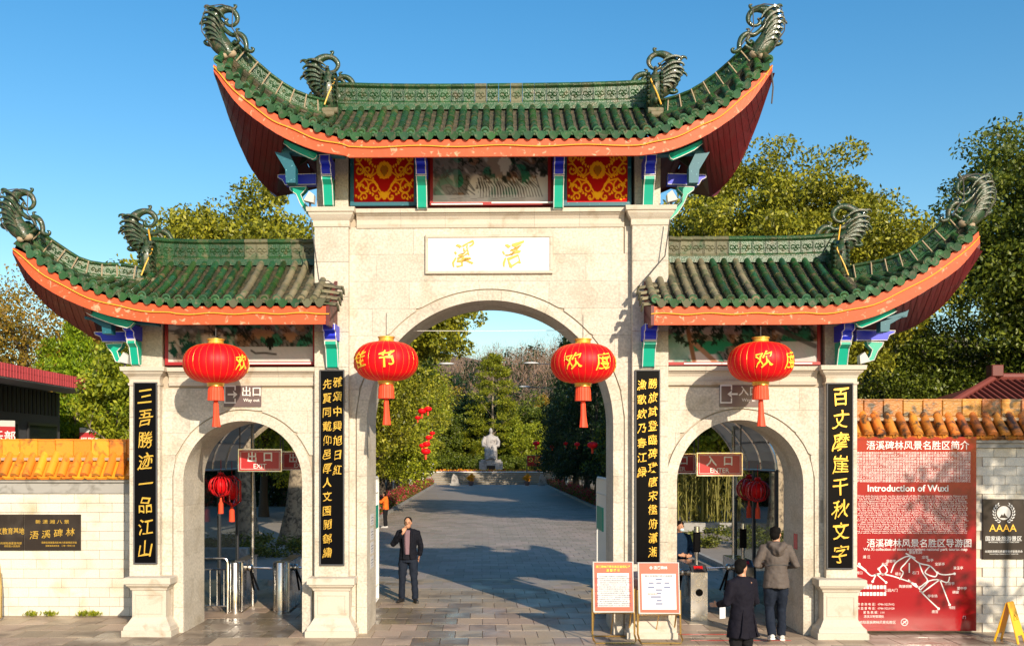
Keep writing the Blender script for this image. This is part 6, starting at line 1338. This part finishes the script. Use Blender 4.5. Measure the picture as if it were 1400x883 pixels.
def person(label, loc, face, h, J, cl, hairs='short', extra=None):
    """J: shoulders, elbows, wrists, hips, knees, ankles in a 1.7 m frame facing -y; cl: clothing"""
    o = thing('person', label, 'person', loc, face); k = h/1.7; o.scale = (k, k, k); hx, hy, hz = J['head']
    b = MB(); torso(b, [(.90, .15, .11, 0, .01), (1.0, .14, .10, 0, .01), (1.15, .145, .105, 0, .01), (1.30, .17, .115, 0, .01), (1.40, .16, .10, 0, .01), (1.45, .07, .065, 0, .01)])
    b.tube([(0, .012, 1.40), (hx*.5, hy*.5+.005, 1.50), (hx, hy, hz-.03)], [.06, .055, .055], 10)
    fy = J.get('yaw', 0); c_, s_ = math.cos(fy), math.sin(fy); hd = lambda x, y, z: (hx+x*c_-y*s_, hy+x*s_+y*c_, hz+z)
    b.ell((hx, hy, hz+.012), .073, .085, .105, 14, 10); b.ell(hd(0, -.03, -.055), .052, .055, .055, 10, 8); b.tube([hd(0, -.078, .02), hd(0, -.098, -.018)], [.009, .014], 6)
    for e in (-1, 1): b.ell(hd(e*.074, .01, -.005), .011, .018, .028, 8, 6)
    b.tube([hd(-.04, -.074, .03), hd(0, -.084, .033), hd(.04, -.074, .03)], .008, 6); b.tube([hd(-.022, -.077, -.048), hd(0, -.082, -.046), hd(.022, -.077, -.048)], .007, 6)
    for s, S_ in ((-1, 'R'), (1, 'L')):
        sh, el, wr, hd_ = J['sh'+S_], J['el'+S_], J['wr'+S_], J['hd'+S_]; hip, kn, an = J['hip'+S_], J['kn'+S_], J['an'+S_]
        b.tube([sh, Vector(sh).lerp(Vector(el), .5), el, Vector(el).lerp(Vector(wr), .5), wr], [.052, .045, .038, .034, .024], 8); hand(b, wr, hd_, -s, J.get('up'+S_, (0, 0, 1)))
        b.tube([hip, Vector(hip).lerp(Vector(kn), .5), kn, Vector(kn).lerp(Vector(an), .35), an], [.085, .075, .055, .055, .038], 10)
    fuse(b.build('body', 'skin', o), .009, 2)
    # trousers
    b = MB(); torso(b, [(.80, .165, .125, 0, .01), (.95, .165, .125, 0, .01), (1.05, .155, .115, 0, .01)])
    for S_ in 'RL':
        hip, kn, an = [Vector(J[q+S_]) for q in ('hip', 'kn', 'an')]; b.tube([hip+Vector((0, 0, .05)), hip.lerp(kn, .5), kn, kn.lerp(an, .5), an+Vector((0, 0, -.02))], [.10, .092, .074, .068, .066], 12)
    fuse(b.build('trousers', cl['trousers'], o), .012, 3)
    for S_ in 'RL':
        an = Vector(J['an'+S_]); d = Vector(J.get('ft'+S_, (0, -1, 0))).normalized(); b = MB(); b.tube([an-d*.07+Vector((0, 0, -.045)), an+Vector((0, 0, -.04)), an+d*.10+Vector((0, 0, -.052)), an+d*.19+Vector((0, 0, -.062))], [.036, .046, .044, .026], 10)
        sh_ = fuse(b.build('shoe', cl['shoes'], o), .011, 2); b = MB(); b.tube([an-d*.08+Vector((0, 0, -.078)), an+d*.06+Vector((0, 0, -.078)), an+d*.19+Vector((0, 0, -.078))], [.04, .046, .03], 10, flat=.012, up=(0, 0, 1)); b.build('sole', 'shoe' if cl['shoes'] == 'shoe' else 'white', sh_)
    # jacket
    hem = cl.get('hem', .82); fl = cl.get('flare', 1); b = MB()
    L = [(hem, .185*fl, .145*fl, 0, .01), ((hem+1.1)/2, .17*(1+fl)/2+.01, .135*(1+fl)/2, 0, .01), (1.08, .165, .128, 0, .01), (1.25, .182, .135, 0, .01), (1.36, .185, .125, 0, .01), (1.43, .13, .095, 0, .01), (1.475, .075, .075, 0, .012)]
    torso(b, L, 24)
    for s, S_ in ((-1, 'R'), (1, 'L')):
        sh, el, wr = [Vector(J[q+S_]) for q in ('sh', 'el', 'wr')]; b.tube([Vector((s*.10, .01, 1.40)), sh, sh.lerp(el, .5), el, el.lerp(wr, .5), el.lerp(wr, .93)], [.07, .075, .066, .060, .055, .048], 12)
        for q in range(6):
            t = .15+q*.3/1; pp = (sh.lerp(el, t) if t < 1 else el.lerp(wr, min(.8, t-1))); b.ell(tuple(pp), .066-.004*q, .062, .018, 10, 5)
    jk = fuse(b.build('coat' if cl.get('coat') else 'jacket', cl['jacket'], o), .0125, 3)
    if cl.get('open'):
        b = MB(); b.rings([[(x, y, z) for x, y in ((-w_, -.115), (-w_*.5, -.15), (w_*.5, -.15), (w_, -.115), (w_, -.05), (-w_, -.05))] for z, w_ in ((.97, .055), (1.1, .065), (1.25, .075), (1.36, .07), (1.45, .05))]); b.build('sweater', cl['open'], o)
        b = MB()
        for s in (-1, 1): b.tube([(s*.05, -.045, 1.49), (s*.085, -.135, 1.38), (s*.075, -.155, 1.2), (s*.065, -.155, 1.0), (s*.075, -.15, hem+.02)], [.02, .03, .02, .016, .016], 6)
        b.build('lapel', cl['jacket'], jk)
    if cl.get('hood'):
        b = MB(); b.tube([(-.10, .02, 1.46), (-.09, .11, 1.44), (0, .16, 1.36), (.09, .11, 1.44), (.10, .02, 1.46)], [.045, .06, .075, .06, .045], 10); b.ell((0, .13, 1.36), .105, .06, .095); b.ell((0, .075, 1.45), .09, .05, .05); fuse(b.build('hood', cl['jacket'], jk), .012, 3)
        b = MB(); b.box(-.16, .16, .132, .14, 1.145, 1.155); b.build('seam', 'dark', jk)
    if cl.get('coat'):
        b = MB()
        for x in (-.08, 0, .08): b.tube([(x, .135, 1.05), (x*1.5, .16, .75), (x*1.8, .17, hem+.02)], [.006, .018, .022], 6)
        b.build('coat_fold', cl['jacket'], jk)
    # hair
    b = MB(); b.ell(hd(0, .022, .045), .082, .088, .083, 14, 9); 
    if hairs == 'full': b.ell(hd(0, .045, .0), .078, .066, .085, 12, 8); [b.ell(hd(.055*math.sin(q*1.9), .01+.05*math.cos(q*1.3), .062+.018*math.sin(q)), .034, .034, .03, 6, 5) for q in range(9)]
    if hairs == 'long': b.ell(hd(0, .045, -.02), .084, .07, .12, 12, 8)
    hb = b.build('hair', 'hair', o); fuse(hb, .009, 1)
    if extra != 'mask' or True:
        b = MB()
        for e in (-1, 1): b.ell(hd(e*.03, -.080, .012), .011, .005, .006, 8, 5)
        b.build('eyes', 'dark', o)
    if extra == 'mask': b = MB(); b.ell(hd(0, -.052, -.048), .050, .050, .040, 12, 8); b.build('face_mask', 'mask', o, smooth=True)
    if extra == 'glasses': b = MB(); [b.tube([hd(e*.03+.022*math.cos(t), -.092, .012+.017*math.sin(t)) for t in [2*math.pi*i/12 for i in range(13)]], .0014, 4) for e in (-1, 1)]; b.build('glasses', 'dark', o)
    return o
ST = dict(head=(0, -.01, 1.585), shR=(-.175, .01, 1.385), shL=(.175, .01, 1.385), elR=(-.235, .04, 1.13), elL=(.235, .04, 1.13), wrR=(-.23, -.02, .90), wrL=(.23, -.02, .90), hdR=(0, -.1, -1), hdL=(0, -.1, -1), upR=(1, 0, 0), upL=(-1, 0, 0), hipR=(-.085, .01, .88), hipL=(.085, .01, .88), knR=(-.10, -.015, .49), knL=(.10, -.015, .49), anR=(-.11, .02, .09), anL=(.11, .02, .09))
def J(**k): d = dict(ST); d.update(k); return d
# man in the open jacket, hand at his mouth
person('man in open dark jacket and mauve sweater under the main arch, hand at mouth', (-1.50, 19.5, 0), R(-2), 1.70,
       J(elR=(-.30, -.03, 1.16), wrR=(-.075, -.215, 1.40), hdR=(.45, .15, 1), upR=(0, 1, .2), elL=(.25, .07, 1.13), wrL=(.22, .12, .92), hdL=(-.4, .5, -.8), anR=(-.13, .03, .09), anL=(.15, -.03, .09), knR=(-.115, -.01, .49), knL=(.125, -.03, .49), hipR=(-.09, .01, .88), hipL=(.09, .01, .88), ftR=(-.35, -1, 0), ftL=(.35, -1, 0)),
       dict(jacket='navy', trousers='jean', shoes='shoe', hem=.86, open='mauve', flare=1.04), extra='glasses')
person('person in a bright orange jacket leaning at the left edge of the path', (-3.98, 39.7, 0), R(-100), 1.47, J(elR=(-.22, -.16, 1.2), wrR=(-.15, -.36, 1.25), hdR=(0, -1, .2), elL=(.22, -.16, 1.2), wrL=(.15, -.36, 1.25), hdL=(0, -1, .2), head=(0, -.05, 1.57)), dict(jacket='orange_coat', trousers='blackcloth', shoes='sneaker', hem=.86), hairs='long')
person('masked attendant in a blue jacket standing behind the turnstile in the right arch', (3.83, 18.9, 0), R(14), 1.66, J(elR=(-.23, -.05, 1.13), wrR=(-.12, -.25, 1.05), hdR=(1, -.3, 0), elL=(.23, -.05, 1.13), wrL=(.12, -.25, 1.03), hdL=(-1, -.3, 0), yaw=.35), dict(jacket='blue_coat', trousers='blackcloth', shoes='shoe', hem=.84), extra='mask', hairs='full')
person('visitor in a grey hooded jacket and jeans, walking in through the right arch', (Wp(1061, 0, 15.42).x, 15.42, 0), R(176), 1.80,
       J(head=(.0, -.02, 1.59), yaw=-.5, elR=(-.29, .05, 1.14), wrR=(-.17, -.17, 1.10), hdR=(.6, -.7, .1), elL=(.30, .05, 1.14), wrL=(.17, -.17, 1.10), hdL=(-.6, -.7, .1), knR=(-.10, -.08, .50), anR=(-.10, -.09, .09), knL=(.09, -.05, .50), anL=(.10, .16, .13), ftL=(0, -1, -.25)), dict(jacket='gray_coat', trousers='jean', shoes='sneaker', hem=.80, hood=1, flare=1.06), hairs='full')
o = person('person in a long black coat holding a paper, nearest the camera', (Wp(1014, 0, 12.4).x, 12.4, 0), R(205), 1.61,
       J(head=(.0, -.01, 1.585), yaw=-1.15, elR=(-.25, -.02, 1.12), wrR=(-.20, -.22, 1.02), hdR=(.1, -1, 0), elL=(.25, .0, 1.13), wrL=(.20, -.23, 1.07), hdL=(.0, -1, -.1)), dict(jacket='black_coat', trousers='blackcloth', shoes='shoe', hem=.66, coat=1, flare=1.2), hairs='full')
p = Wp(988, 832, 12.15); pp = thing('paper_sheet', 'folded white paper held in the hand of the person in the black coat', 'paper', p, R(25)); MB().cbox(-.045, .045, 0, .004, -.12, .02, .001).build('sheet', 'paper', pp)
